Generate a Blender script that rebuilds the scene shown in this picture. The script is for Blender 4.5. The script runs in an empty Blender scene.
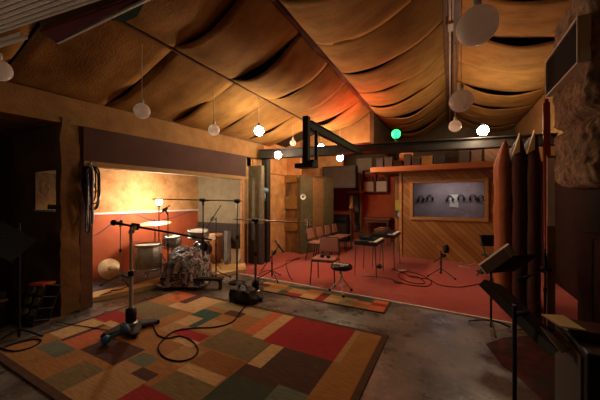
import bpy, math, random
from mathutils import Vector, Matrix, noise
random.seed(7)
C = bpy.context.scene.collection
V = Vector; pi = math.pi; tau = 2 * pi
H = 1.5                                   # eye height
Fw = V((-.4695, .8829, 0)); Rt = V((.8829, .4695, 0))
def W(px, py, D):                         # world point of a picture position at a given distance
    return Fw * D + Rt * (D * (px - 300) / 282) + V((0, 0, H + (200 - py) * D / 282))
def FL(px, py, z=0.0):                    # point on a level surface
    return W(px, py, 282 * (H - z) / (py - 200))

# ------------------------------------------------------------------ materials
M = {}
def mat(name, c, rough=.6, c2=None, scale=6, bump=0, bscale=40, metal=0, kind='noise', stretch=(1, 1, 1), lo=.35, hi=.65, spec=.4, emit=None, estr=0, sheen=0, rot=(0, 0, 0)):
    m = bpy.data.materials.new(name); m.use_nodes = True
    nt = m.node_tree; N = nt.nodes; L = nt.links
    b = N['Principled BSDF']
    b.inputs['Base Color'].default_value = (*c, 1); b.inputs['Roughness'].default_value = rough
    b.inputs['Metallic'].default_value = metal; b.inputs['Specular IOR Level'].default_value = spec
    if sheen: b.inputs['Sheen Weight'].default_value = sheen
    tc = N.new('ShaderNodeTexCoord'); mp = N.new('ShaderNodeMapping')
    mp.inputs['Scale'].default_value = stretch; mp.inputs['Rotation'].default_value = rot
    L.new(tc.outputs['Object'], mp.inputs['Vector'])
    m['_'] = 0
    if c2:
        if kind == 'noise':
            t = N.new('ShaderNodeTexNoise'); t.inputs['Scale'].default_value = scale; t.inputs['Detail'].default_value = 11; t.inputs['Roughness'].default_value = .62; out = t.outputs['Fac']
        elif kind == 'wave':
            t = N.new('ShaderNodeTexWave'); t.inputs['Scale'].default_value = scale; t.inputs['Distortion'].default_value = 1.5; t.inputs['Detail'].default_value = 3; out = t.outputs['Fac']
        L.new(mp.outputs[0], t.inputs['Vector'])
        r = N.new('ShaderNodeValToRGB'); r.color_ramp.elements[0].position = lo; r.color_ramp.elements[1].position = hi
        r.color_ramp.elements[0].color = (*c, 1); r.color_ramp.elements[1].color = (*c2, 1)
        L.new(out, r.inputs[0]); L.new(r.outputs[0], b.inputs['Base Color'])
    if bump:
        t2 = N.new('ShaderNodeTexNoise'); t2.inputs['Scale'].default_value = bscale; t2.inputs['Detail'].default_value = 5
        L.new(mp.outputs[0], t2.inputs['Vector'])
        bp = N.new('ShaderNodeBump'); bp.inputs['Strength'].default_value = bump; bp.inputs['Distance'].default_value = .02
        L.new(t2.outputs['Fac'], bp.inputs['Height']); L.new(bp.outputs[0], b.inputs['Normal'])
    if emit:
        b.inputs['Emission Color'].default_value = (*emit, 1); b.inputs['Emission Strength'].default_value = estr
    M[name] = m; return m
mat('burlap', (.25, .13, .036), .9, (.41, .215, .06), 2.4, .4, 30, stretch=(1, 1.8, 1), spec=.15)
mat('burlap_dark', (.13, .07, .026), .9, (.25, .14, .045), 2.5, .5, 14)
mat('fluff', (.13, .085, .048), .95, (.38, .26, .16), 12, 1.0, 26)
mat('deck', (.02, .012, .008), .9, (.035, .02, .01), 4)
mat('band', (.27, .145, .045), .8, (.38, .21, .07), 5, .3, 30)
mat('orange_ply', (.46, .20, .06), .8, (.74, .42, .17), 4.5, .8, 14, lo=.3, hi=.7)
mat('patch_wood', (.12, .055, .02), .8, (.36, .18, .055), 5, .5, 14, stretch=(1, 1, .35))
mat('red_wall', (.48, .10, .035), .75, (.56, .13, .045), 4)
mat('maroon', (.016, .007, .006), .85, (.026, .010, .008), 3, .1, spec=.15)
mat('header', (.065, .032, .024), .8, (.09, .044, .033), 1.5)
mat('header_trim', (.28, .18, .07), .7, (.36, .23, .09), 5)
mat('beige', (.24, .2, .115), .85, (.31, .26, .155), 6, .2)
mat('dark_wall', (.05, .035, .028), .85, (.07, .05, .04), 5)
mat('wood', (.46, .22, .075), .5, (.6, .31, .11), 2.5, .1, 30, stretch=(1, 8, 8))
mat('wood_orange', (.32, .12, .045), .6, (.42, .17, .06), 2.5, .1, 30, stretch=(1, 8, 8))
mat('wood_dark', (.10, .05, .025), .6, (.17, .09, .04), 5, .1, 30)
mat('black', (.012, .012, .013), .5); mat('black_gloss', (.012, .012, .013), .22)
mat('beam', (.014, .011, .009), .6, (.032, .024, .017), 5, .1)
mat('steel', (.55, .53, .5), .3, metal=1); mat('steel_dark', (.25, .24, .22), .35, metal=1)
mat('brass', (.62, .47, .28), .38, (.8, .64, .42), 20, metal=.55)
mat('white_plastic', (.72, .70, .66), .45); mat('paper', (.78, .74, .66), .8)
mat('paper_print', (.70, .66, .56), .8, (.62, .6, .25), 4, lo=.45, hi=.52)
mat('conduit', (.35, .33, .3), .5, (.5, .47, .42), 9)
mat('carpet_red', (.37, .055, .035), .95, (.46, .075, .048), 9, .6, 220, sheen=.2)
mat('carpet_blue', (.10, .11, .14), .95, (.15, .16, .2), 9, .5, 200)
mat('plywood', (.50, .34, .14), .6, (.6, .42, .19), 3, .05, 30, stretch=(6, 1, 6))
mat('vinyl_pink', (.36, .15, .11), .55, (.42, .18, .13), 10, .1, 60)
mat('brown_cloth', (.26, .10, .06), .8, (.32, .13, .08), 9)
mat('gobo_olive', (.10, .085, .04), .9, (.14, .115, .055), 8, .2); mat('gobo_brown', (.24, .12, .045), .9, (.3, .16, .06), 8, .2)
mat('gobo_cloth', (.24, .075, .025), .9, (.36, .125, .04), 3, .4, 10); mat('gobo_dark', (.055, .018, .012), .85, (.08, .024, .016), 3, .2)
mat('cream', (.72, .6, .3), .8); mat('drum_shell', (.36, .36, .34), .35, (.5, .5, .47), 8, metal=.3)
mat('drum_skin', (.72, .68, .58), .6); mat('tan_skin', (.62, .36, .18), .6)
mat('blue_paint', (.06, .19, .38), .5); mat('blue_cloth', (.12, .28, .4), .8); mat('wall_purple', (.30, .24, .25), .8, (.38, .31, .32), 5)
mat('yellow_green', (.42, .45, .06), .7); mat('poster_blue', (.5, .6, .7), .6, (.04, .05, .07), 10, lo=.45, hi=.5)
mat('steel_base2', (.14, .14, .12), .8, (.2, .2, .17), 8)
mat('torn_cloth', (.07, .025, .014), .9, (.11, .04, .022), 8)
mat('gable', (.07, .04, .016), .9, (.12, .07, .03), 3)
mat('stub', (.14, .12, .065), .9, (.2, .17, .1), 7)
mat('mat_worn', (.03, .018, .014), .9, (.10, .02, .016), 5, .3, 30, lo=.42, hi=.6)
mat('green_grey', (.12, .11, .07), .8, (.17, .15, .09), 6); mat('grey_ply', (.4, .35, .27), .8, (.5, .44, .34), 4)
mat('silver_card', (.42, .40, .36), .45, (.52, .5, .45), 6); mat('rubber', (.015, .015, .015), .9, spec=.1)
mat('corrugated', (.9, .86, .8), .6); mat('maroon_board', (.10, .014, .016), .9, spec=.1); mat('green_board', (.02, .06, .035), .9, spec=.1)
mat('trim_light', (.72, .68, .6), .5); mat('sky_cable', (.05, .05, .12), .5)
mat('bulb_unlit', (.92, .88, .82), .3)
_n = M['bulb_unlit'].node_tree; _b = _n.nodes['Principled BSDF']; _t = _n.nodes.new('ShaderNodeBsdfTranslucent'); _t.inputs[0].default_value = (.95, .92, .88, 1)
_x = _n.nodes.new('ShaderNodeMixShader'); _x.inputs[0].default_value = .62
_n.links.new(_b.outputs[0], _x.inputs[1]); _n.links.new(_t.outputs[0], _x.inputs[2]); _n.links.new(_x.outputs[0], _n.nodes['Material Output'].inputs[0])
LAMP = 4.1
mat('bulb_warm', (.9, .85, .8), .4, emit=(1, .77, .52), estr=34 * LAMP)
mat('bulb_far', (.9, .85, .8), .4, emit=(1, .70, .42), estr=48 * LAMP)
mat('bulb_fill', (.9, .85, .8), .4, emit=(1, .77, .52), estr=6.5 * LAMP)  # glow of the added fill globe behind the camera
mat('bulb_booth', (.9, .85, .8), .4, emit=(1, .84, .68), estr=165 * LAMP)
mat('bulb_green', (.02, .5, .06), .4, emit=(.01, 1, .10), estr=6); mat('bulb_red', (.9, .2, .1), .4, emit=(1, .10, .05), estr=8)
mat('led_green', (.05, .7, .3), .4, emit=(.05, 1, .4), estr=.6)

def col_attr_mat(name, rough=.95, bump=.5, bscale=160, noise_amt=.25):
    m = bpy.data.materials.new(name); m.use_nodes = True; nt = m.node_tree; N = nt.nodes; L = nt.links
    b = N['Principled BSDF']; b.inputs['Roughness'].default_value = rough; b.inputs['Specular IOR Level'].default_value = .2
    a = N.new('ShaderNodeAttribute'); a.attribute_name = 'Col'
    t = N.new('ShaderNodeTexNoise'); t.inputs['Scale'].default_value = 9; t.inputs['Detail'].default_value = 6
    tc = N.new('ShaderNodeTexCoord'); mp = N.new('ShaderNodeMapping'); mp.inputs['Scale'].default_value = (1, 9, 1)
    L.new(tc.outputs['Object'], mp.inputs[0]); L.new(mp.outputs[0], t.inputs['Vector'])
    mr = N.new('ShaderNodeMapRange'); mr.inputs[1].default_value = .3; mr.inputs[2].default_value = .7; mr.inputs[3].default_value = 1 - noise_amt; mr.inputs[4].default_value = 1 + noise_amt
    L.new(t.outputs['Fac'], mr.inputs[0])
    mx = N.new('ShaderNodeVectorMath'); mx.operation = 'SCALE'; L.new(a.outputs['Color'], mx.inputs[0]); L.new(mr.outputs[0], mx.inputs['Scale'])
    L.new(mx.outputs[0], b.inputs['Base Color'])
    t2 = N.new('ShaderNodeTexNoise'); t2.inputs['Scale'].default_value = bscale; bp = N.new('ShaderNodeBump'); bp.inputs['Strength'].default_value = bump; bp.inputs['Distance'].default_value = .01
    L.new(tc.outputs['Object'], t2.inputs['Vector']); L.new(t2.outputs['Fac'], bp.inputs['Height']); L.new(bp.outputs[0], b.inputs['Normal'])
    M[name] = m
col_attr_mat('rug')

# black painted concrete floor, scuffed to grey and rust, slightly shiny
def floor_mat():
    m = bpy.data.materials.new('painted_floor'); m.use_nodes = True; nt = m.node_tree; N = nt.nodes; L = nt.links
    b = N['Principled BSDF']; tc = N.new('ShaderNodeTexCoord')
    def nz(s, d=8, r=.6):
        t = N.new('ShaderNodeTexNoise'); t.inputs['Scale'].default_value = s; t.inputs['Detail'].default_value = d; t.inputs['Roughness'].default_value = r
        L.new(tc.outputs['Object'], t.inputs['Vector']); return t.outputs['Fac']
    def ramp(src, a, ca, c, cc):
        r = N.new('ShaderNodeValToRGB'); r.color_ramp.elements[0].position = a; r.color_ramp.elements[1].position = c
        r.color_ramp.elements[0].color = (*ca, 1); r.color_ramp.elements[1].color = (*cc, 1); L.new(src, r.inputs[0]); return r.outputs[0]
    def mix(f, a, c):
        x = N.new('ShaderNodeMix'); x.data_type = 'RGBA'; L.new(f, x.inputs[0])
        if isinstance(a, tuple): x.inputs[6].default_value = (*a, 1)
        else: L.new(a, x.inputs[6])
        if isinstance(c, tuple): x.inputs[7].default_value = (*c, 1)
        else: L.new(c, x.inputs[7])
        return x.outputs[2]
    base = ramp(nz(2.2), .36, (.05, .047, .042), .62, (.24, .22, .19))
    c1 = mix(ramp(nz(17, 10, .78), .55, (0, 0, 0), .62, (1, 1, 1)), base, (.30, .20, .13))
    c2 = mix(ramp(nz(1.1, 3), .58, (0, 0, 0), .72, (1, 1, 1)), c1, (.02, .05, .035))
    L.new(c2, b.inputs['Base Color'])
    L.new(ramp(nz(5), .35, (.22, .22, .22), .7, (.5, .5, .5)), b.inputs['Roughness'])
    bp = N.new('ShaderNodeBump'); bp.inputs['Strength'].default_value = .35; bp.inputs['Distance'].default_value = .01
    L.new(nz(30), bp.inputs['Height']); L.new(bp.outputs[0], b.inputs['Normal'])
    M['floor'] = m
floor_mat()

# diagonal knotty pine boards (board pattern in the object's X-Z plane)
def board_mat(name, angle, c1, c2, bw=.11):
    m = bpy.data.materials.new(name); m.use_nodes = True; nt = m.node_tree; N = nt.nodes; L = nt.links
    b = N['Principled BSDF']; b.inputs['Roughness'].default_value = .45
    tc = N.new('ShaderNodeTexCoord'); sx = N.new('ShaderNodeSeparateXYZ'); L.new(tc.outputs['Object'], sx.inputs[0])
    def ma(op, a, c=None, d=None):
        n = N.new('ShaderNodeMath'); n.operation = op
        for i, v in enumerate((a, c, d)):
            if v is None: continue
            if isinstance(v, (int, float)): n.inputs[i].default_value = v
            else: L.new(v, n.inputs[i])
        return n.outputs[0]
    ca, sa = math.cos(angle), math.sin(angle)
    u = ma('ADD', ma('MULTIPLY', sx.outputs[0], ca), ma('MULTIPLY', sx.outputs[2], sa))
    v = ma('SUBTRACT', ma('MULTIPLY', sx.outputs[2], ca), ma('MULTIPLY', sx.outputs[0], sa))
    q = ma('DIVIDE', v, bw); idx = ma('FLOOR', q); fr = ma('FRACT', q)
    gap = ma('LESS_THAN', fr, .07)
    wn = N.new('ShaderNodeTexWhiteNoise'); wn.noise_dimensions = '1D'; L.new(idx, wn.inputs['W'])
    cb = N.new('ShaderNodeCombineXYZ'); L.new(ma('MULTIPLY', u, 1.5), cb.inputs[0]); L.new(ma('MULTIPLY', v, 22), cb.inputs[1]); L.new(wn.outputs['Value'], cb.inputs[2])
    t = N.new('ShaderNodeTexNoise'); t.inputs['Scale'].default_value = 2; t.inputs['Detail'].default_value = 5; L.new(cb.outputs[0], t.inputs['Vector'])
    f = ma('ADD', ma('MULTIPLY', wn.outputs['Value'], .55), ma('MULTIPLY', t.outputs['Fac'], .5))
    r = N.new('ShaderNodeValToRGB'); r.color_ramp.elements[0].color = (*c1, 1); r.color_ramp.elements[1].color = (*c2, 1); r.color_ramp.elements[0].position = .15; r.color_ramp.elements[1].position = .85
    L.new(f, r.inputs[0])
    vo = N.new('ShaderNodeTexVoronoi'); vo.inputs['Scale'].default_value = 3.2; L.new(tc.outputs['Object'], vo.inputs['Vector'])
    knot = ma('LESS_THAN', vo.outputs['Distance'], .075)
    x = N.new('ShaderNodeMix'); x.data_type = 'RGBA'; L.new(ma('MAXIMUM', gap, ma('MULTIPLY', knot, .6)), x.inputs[0]); L.new(r.outputs[0], x.inputs[6]); x.inputs[7].default_value = (.05, .02, .008, 1)
    L.new(x.outputs[2], b.inputs['Base Color']); M[name] = m
board_mat('pine_diagonal', -pi / 4, (.30, .12, .035), (.50, .25, .08))
board_mat('pine_vertical', pi / 2, (.26, .10, .03), (.36, .16, .05), .09)
def glass_mat():
    m = bpy.data.materials.new('glass'); m.use_nodes = True; N = m.node_tree.nodes; L = m.node_tree.links
    N.remove(N['Principled BSDF']); o = N['Material Output']
    g = N.new('ShaderNodeBsdfGlossy'); g.inputs['Roughness'].default_value = .02; t = N.new('ShaderNodeBsdfTransparent'); x = N.new('ShaderNodeMixShader'); x.inputs[0].default_value = .09
    L.new(t.outputs[0], x.inputs[1]); L.new(g.outputs[0], x.inputs[2]); L.new(x.outputs[0], o.inputs[0]); M['glass'] = m
glass_mat()
def quilt_mat():
    m = bpy.data.materials.new('quilt'); m.use_nodes = True; nt = m.node_tree; N = nt.nodes; L = nt.links
    b = N['Principled BSDF']; b.inputs['Roughness'].default_value = .9
    tc = N.new('ShaderNodeTexCoord'); vo = N.new('ShaderNodeTexVoronoi'); vo.inputs['Scale'].default_value = 24
    nz = N.new('ShaderNodeTexNoise'); nz.inputs['Scale'].default_value = 9; L.new(tc.outputs['Object'], nz.inputs['Vector'])
    ad = N.new('ShaderNodeVectorMath'); ad.operation = 'MULTIPLY_ADD'; L.new(nz.outputs['Color'], ad.inputs[0]); ad.inputs[1].default_value = (.25, .25, .25); L.new(tc.outputs['Object'], ad.inputs[2]); L.new(ad.outputs[0], vo.inputs['Vector'])
    s = N.new('ShaderNodeSeparateColor'); L.new(vo.outputs['Color'], s.inputs[0])
    r = N.new('ShaderNodeValToRGB'); r.color_ramp.interpolation = 'CONSTANT'; cr = r.color_ramp
    cols = [(0, (.32, .29, .24)), (.3, (.03, .05, .1)), (.45, (.2, .23, .24)), (.64, (.32, .05, .05)), (.71, (.42, .4, .35)), (.84, (.05, .035, .04))]
    cr.elements[0].color = (*cols[0][1], 1); cr.elements[0].position = 0; cr.elements[1].position = cols[1][0]; cr.elements[1].color = (*cols[1][1], 1)
    for p, c in cols[2:]:
        e = cr.elements.new(p); e.color = (*c, 1)
    L.new(s.outputs[0], r.inputs[0]); L.new(r.outputs[0], b.inputs['Base Color']); M['quilt'] = m
quilt_mat()

# ------------------------------------------------------------------ mesh helpers
class MB:
    def __init__(s, o=(0, 0, 0)): s.v = []; s.f = []; s.o = V(o); s.smooth = []
    def add(s, vs, fs, smooth=False):
        n = len(s.v); s.v += [V(p) - s.o for p in vs]; s.f += [tuple(i + n for i in f) for f in fs]; s.smooth += [smooth] * len(fs); return s
    def box(s, a, b):                                  # axis box corner a to corner b
        x0, y0, z0 = a; x1, y1, z1 = b
        vs = [(x, y, z) for z in (z0, z1) for y in (y0, y1) for x in (x0, x1)]
        return s.add(vs, [(0, 2, 3, 1), (4, 5, 7, 6), (0, 1, 5, 4), (2, 6, 7, 3), (0, 4, 6, 2), (1, 3, 7, 5)])
    def obox(s, c, ax, ay, az):                        # oriented box: centre and three half-axes
        c, ax, ay, az = map(V, (c, ax, ay, az))
        vs = [c + ax * i + ay * j + az * k for k in (-1, 1) for j in (-1, 1) for i in (-1, 1)]
        return s.add(vs, [(0, 2, 3, 1), (4, 5, 7, 6), (0, 1, 5, 4), (2, 6, 7, 3), (0, 4, 6, 2), (1, 3, 7, 5)])
    def prism(s, pts, z0, z1):                         # vertical prism on an xy polygon
        n = len(pts); vs = [(p[0], p[1], z0) for p in pts] + [(p[0], p[1], z1) for p in pts]
        return s.add(vs, [tuple(range(n))[::-1], tuple(range(n, 2 * n))] + [(i, (i + 1) % n, n + (i + 1) % n, n + i) for i in range(n)])
    def tube(s, path, r, n=8, closed=False):
        path = [V(p) for p in path]; m = len(path); rs = r if isinstance(r, (list, tuple)) else [r] * m
        vs = []; t0 = None
        for i, p in enumerate(path):
            a = path[i - 1] if (i > 0 or closed) else p; b = path[(i + 1) % m] if (i < m - 1 or closed) else p
            t = (b - a).normalized()
            if t0 is None:
                u = t.orthogonal().normalized()
            else:
                u = (u - t * u.dot(t)).normalized()
            t0 = t; w = t.cross(u)
            for k in range(n):
                an = tau * k / n; vs.append(p + (u * math.cos(an) + w * math.sin(an)) * rs[i])
        fs = []
        for i in range(m if closed else m - 1):
            j = (i + 1) % m
            for k in range(n):
                fs.append((i * n + k, i * n + (k + 1) % n, j * n + (k + 1) % n, j * n + k))
        s.add(vs, fs, True)
        if not closed: s.add(vs[:n], [tuple(range(n))[::-1]]); s.add(vs[-n:], [tuple(range(n))])
        return s
    def lathe(s, c, prof, n=24, axis=(0, 0, 1)):       # prof: (radius, height) along axis
        ax = V(axis).normalized(); u = ax.orthogonal().normalized(); w = ax.cross(u); c = V(c)
        vs = []
        for r, h in prof:
            for k in range(n):
                a = tau * k / n; vs.append(c + ax * h + (u * math.cos(a) + w * math.sin(a)) * max(r, 1e-4))
        fs = [(i * n + k, i * n + (k + 1) % n, (i + 1) * n + (k + 1) % n, (i + 1) * n + k) for i in range(len(prof) - 1) for k in range(n)]
        s.add(vs, fs, True); return s
    def ball(s, c, r, n=24, sq=1):
        return s.lathe(c, [(r * math.sin(pi * i / 14), -r * sq * math.cos(pi * i / 14)) for i in range(15)], n)
    def build(s, name, m, parent=None, bevel=0, sub=0):
        me = bpy.data.meshes.new(name); me.from_pydata(s.v, [], s.f); me.update()
        me.polygons.foreach_set('use_smooth', s.smooth)
        if m: me.materials.append(M[m] if isinstance(m, str) else m)
        o = bpy.data.objects.new(name, me); C.objects.link(o)
        if parent: o.parent = parent
        if bevel:
            b = o.modifiers.new('bevel', 'BEVEL'); b.width = bevel; b.segments = 2; b.limit_method = 'ANGLE'; b.angle_limit = .7
        return o
def thing(name, label, cat, loc=(0, 0, 0), group=None, rz=0):
    o = bpy.data.objects.new(name, None); o.empty_display_size = .1; C.objects.link(o); o.location = loc; o.rotation_euler.z = rz
    return tag(o, label, cat, group)
def tag(o, label, cat, group=None):
    o['label'] = label; o['category'] = cat
    if group: o['group'] = group
    return o
def struct(o): o['kind'] = 'structure'; return o
def single(name, mb, m, label, cat, group=None, bevel=0):
    return tag(mb.build(name, m, None, bevel), label, cat, group)
def dup(root, loc, label=None, rz=None):
    r = root.copy(); C.objects.link(r); r.location = loc
    if rz is not None: r.rotation_euler.z = rz
    if label: r['label'] = label
    for ch in list(root.children):
        c = ch.copy(); C.objects.link(c); c.parent = r
        for g in list(ch.children):
            d = g.copy(); C.objects.link(d); d.parent = c
    return r

# ------------------------------------------------------------------ room shell
def bay_z(x):                                          # roof pitch, ridge at x = 0
    return H + 2.675 - .3 * abs(x)
struct(MB().box((-6.2, -1.8, -.1), (2.2, 11, 0)).build('floor', 'floor'))
YN, YF = -1.6, 10.6
# roof deck above the fabric
dk = MB()
for x0, x1 in ((-4.6, 0), (0, 1.9)):
    dk.add([(x0, YN, bay_z(x0) + .1), (x1, YN, bay_z(x1) + .1), (x1, YF, bay_z(x1) + .1), (x0, YF, bay_z(x0) + .1),
            (x0, YN, bay_z(x0) + .2), (x1, YN, bay_z(x1) + .2), (x1, YF, bay_z(x1) + .2), (x0, YF, bay_z(x0) + .2)],
           [(0, 1, 2, 3), (7, 6, 5, 4), (0, 4, 5, 1), (1, 5, 6, 2), (2, 6, 7, 3), (3, 7, 4, 0)])
ceil = struct(dk.build('ceiling', 'deck'))
XP = [-4.42, -2.9, -1.66, 0, 1.7]
def panel(x0, x1, y0, y1, sag, open_, seed, m='burlap'):
    nx, ny = 26, 10; vs = []; fs = []
    z0, z1 = bay_z(x0), bay_z(x1); tc_ = random.uniform(.2, .8); tw_ = random.uniform(.22, .4)
    for j in range(ny + 1):
        g = j / ny; y = y0 + (y1 - y0) * g
        for i in range(nx + 1):
            t = i / nx; bow = (4 * t * (1 - t)) ** .8
            cr_ = math.exp(-((t - tc_) / tw_) ** 2)
            s = sag + open_ * (1 - g) * cr_ * 1.7 + .03 * math.sin(g * pi)
            wv = .022 * noise.noise(V((x0 + t * 3 + seed, y * 1.1, 0))) + .02 * noise.noise(V((t * 2, y * 3.2, seed))) 
            yy = y + .10 * bow * math.sin(seed * 2.1) * .3
            vs.append((x0 + (x1 - x0) * t, yy, z0 + (z1 - z0) * t - bow * s + wv * bow * 1.5))
    for j in range(ny):
        for i in range(nx):
            a = j * (nx + 1) + i; fs.append((a, a + 1, a + nx + 2, a + nx + 1))
    o = MB().add(vs, fs, True).build('fabric_panel', m, ceil)
    md = o.modifiers.new('thickness', 'SOLIDIFY'); md.thickness = .012; md.offset = 1
    return o
for b in range(4):
    x0, x1 = XP[b], XP[b + 1]
    y = YN; k = 0
    sag = [.045, .17, .27, .24][b]
    end = [6.1, 6.95, 10.5, 10.5][b]
    off = [.1, .0, .45, .2][b]
    y = YN - off
    while y < end - .3:
        w = [1.0, .92, .95, .98][b] * random.uniform(.92, 1.08)
        y1 = min(y + w, end)
        if y1 > YN + .05:
            panel(x0, x1, max(y, YN), y1 + .0, sag * random.uniform(.85, 1.15), random.choice([.025, .04, .055, .012]) * (.45 if b == 0 else 1), b * 10 + k)
        y = y1; k += 1
# purlins over the fabric seams
for i, (x, r, m) in enumerate(((XP[1], .009, 'wood_dark'), (XP[2], .03, 'torn_cloth'))):
    struct(MB().box((x - r * 1.6, YN, bay_z(x) - .035), (x + r * 1.6, 6.98, bay_z(x) + .01)).build('trim_%d' % (i + 1), m, None, .004))
fr = MB()                                              # ragged cloth edge hanging under the dark purlin
n = 90; vs = []; fs = []
for j in range(n + 1):
    y = YN + (6.5 - YN) * j / n; d = .05 + .05 * abs(noise.noise(V((y * 2.7, 0, 4)))) + .04 * abs(noise.noise(V((y * 9, 0, 1))))
    vs += [(XP[2] - .03, y, bay_z(XP[2])), (XP[2] + .02 * math.sin(y * 5), y, bay_z(XP[2]) - d), (XP[2] + .045, y, bay_z(XP[2]))]
for j in range(n): fs += [(3 * j, 3 * j + 3, 3 * j + 4, 3 * j + 1), (3 * j + 1, 3 * j + 4, 3 * j + 5, 3 * j + 2)]
fr.add(vs, fs, True).build('torn_fringe', 'torn_cloth', ceil)
# ridge beams and conduit
struct(MB().box((-.085, YN, bay_z(0) - .12), (-.02, 10.4, bay_z(0) + .02)).box((.04, YN, bay_z(0) - .14), (.13, 10.4, bay_z(0) + .02)).build('trim_3', 'wood_dark'))
cd = thing('ridge_conduit', 'pale metal conduit with junction boxes running along the ceiling ridge', 'conduit', (0.02, 2, bay_z(0) - .1))
o_ = cd.location
MB(o_).tube([(.0, .2, 4.03), (.0, 10.3, 4.03)], .018).build('pipe', 'conduit', cd)
MB(o_).tube([(.035, .2, 4.03), (.035, 4.6, 4.03)], .012).build('pipe', 'conduit', cd)
for y in (1.3, 1.9, 2.7, 3.6, 4.5):
    MB(o_).box((-.025, y, 3.98), (.045, y + .22, 4.05)).build('junction_box', 'conduit', cd, .006)

# left front: skewed header line
def LX(y): return -4.42 + .09 * (y - 1.9)
def wallseg(name, p, q, z0, z1, th, m, side=1, bevel=0):
    p, q = V((*p, 0)), V((*q, 0)); d = (q - p).normalized(); nrm = V((d.y, -d.x, 0)) * side * -th
    pts = [p, q, q + nrm, p + nrm]
    return MB().prism([(a.x, a.y) for a in pts], z0, z1).build(name, m, None, bevel)
struct(wallseg('wall_left', (LX(YN), YN), (LX(5.75), 5.75), 2.5, 2.9, .12, 'band', 1))
struct(wallseg('trim_4', (LX(YN) + .03, YN), (LX(5.75) + .03, 5.75), 2.86, 2.9, .06, 'wood_dark', 1))
hd = struct(wallseg('trim_5', (LX(2.0) + .02, 2.0), (LX(5.1) + .02, 5.1), 2.03, 2.5, .10, 'header', 1))
struct(wallseg('trim_6', (LX(2.0) + .035, 2.0), (LX(5.12) + .035, 5.12), 1.96, 2.035, .14, 'header_trim', 1, .004))
# drum booth
XB = -5.65
struct(MB().box((XB - .1, 1.85, 1.26), (XB, 5.3, 2.6)).build('wall_booth', 'orange_ply'))
struct(MB().box((XB - .1, 1.85, 0), (XB + .0, 5.3, 1.26)).build('wall_booth_lower', 'red_wall'))
struct(MB().box((XB, 2.13, 1.235), (XB + .03, 5.1, 1.27)).build('trim_7', 'paper'))
struct(MB().box((XB, 5.1, .95), (-4.2, 5.25, 2.6)).build('wall_booth_end', 'beige'))
lv = MB().box((XB, 5.11, 0), (-4.2, 5.25, .95))
for k in range(18): lv.box((XB, 5.095, .04 + k * .05), (-4.2, 5.12, .065 + k * .05))
struct(lv.build('wall_booth_end_lower', 'dark_wall'))
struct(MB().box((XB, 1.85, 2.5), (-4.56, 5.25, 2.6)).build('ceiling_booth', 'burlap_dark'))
pf = MB().prism([(XB, 2.13), (-4.62, 2.13), (-4.5, 2.5), (-4.42, 3.0), (-4.05, 3.75), (-3.72, 4.62), (-4.12, 5.09), (XB, 5.09)], 0, .08)
struct(pf.build('platform', 'plywood', None, .01))
single('booth_carpet', MB().prism([(XB + .01, 2.14), (-4.95, 2.14), (-4.72, 2.9), (-4.75, 3.6), (-4.6, 4.3), (XB + .01, 4.3)], .08, .088), 'carpet_blue', 'blue grey carpet piece under the drum kit on the plywood platform', 'carpet')
# partition with small window at the near end of the booth
pw = MB()
X0, X1, Y0, Y1 = -6.1, -4.5, 1.8, 2.13
wx0, wx1, wz0, wz1 = -5.28, -4.66, 1.36, 1.9
pw.box((X0, Y0, 0), (wx0, Y1, 2.5)).box((wx1, Y0, 0), (X1, Y1, 2.5)).box((wx0, Y0, 0), (wx1, Y1, wz0)).box((wx0, Y0, wz1), (wx1, Y1, 2.5))
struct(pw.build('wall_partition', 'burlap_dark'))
struct(MB().box((wx0 - .0, Y0 - .02, wz0 - .02), (wx1, Y1, wz0 + .005)).build('trim_8', 'paper'))
# foam covered end of the partition, torn edge
def lumpy(name, a, b, amp, m, parent=None, div=(6, 6, 40), seed=0, fr_=5, o=(0, 0, 0)):
    x0, y0, z0 = a; x1, y1, z1 = b; nx, ny, nz = div; mb = MB(o)
    def P(u, v, w):
        p = V((x0 + (x1 - x0) * u, y0 + (y1 - y0) * v, z0 + (z1 - z0) * w)); q = p * fr_ + V((seed, 0, 0))
        return p + V((noise.noise(q), noise.noise(q + V((9, 3, 1))), noise.noise(q + V((2, 7, 5))))) * amp
    def grid(f, n1, n2):
        vs = [f(i / n1, j / n2) for j in range(n2 + 1) for i in range(n1 + 1)]
        mb.add(vs, [(j * (n1 + 1) + i, j * (n1 + 1) + i + 1, (j + 1) * (n1 + 1) + i + 1, (j + 1) * (n1 + 1) + i) for j in range(n2) for i in range(n1)], True)
    grid(lambda u, w: P(u, 0, w), nx, nz); grid(lambda u, w: P(1 - u, 1, w), nx, nz)
    grid(lambda v, w: P(1, v, w), ny, nz); grid(lambda v, w: P(0, 1 - v, w), ny, nz)
    grid(lambda u, v: P(u, v, 1), nx, ny); grid(lambda u, v: P(u, 1 - v, 0), nx, ny)
    return mb.build(name, m, parent)
struct(lumpy('trim_9', (-4.56, 1.76, 0), (-4.42, 1.97, 2.56), .02, 'burlap_dark', None, (4, 5, 60), 3, 6))
struct(MB().box((-4.54, 1.97, 0), (-4.42, 2.13, 2.5)).build('trim_10', 'wood_dark', None, .01))
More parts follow.
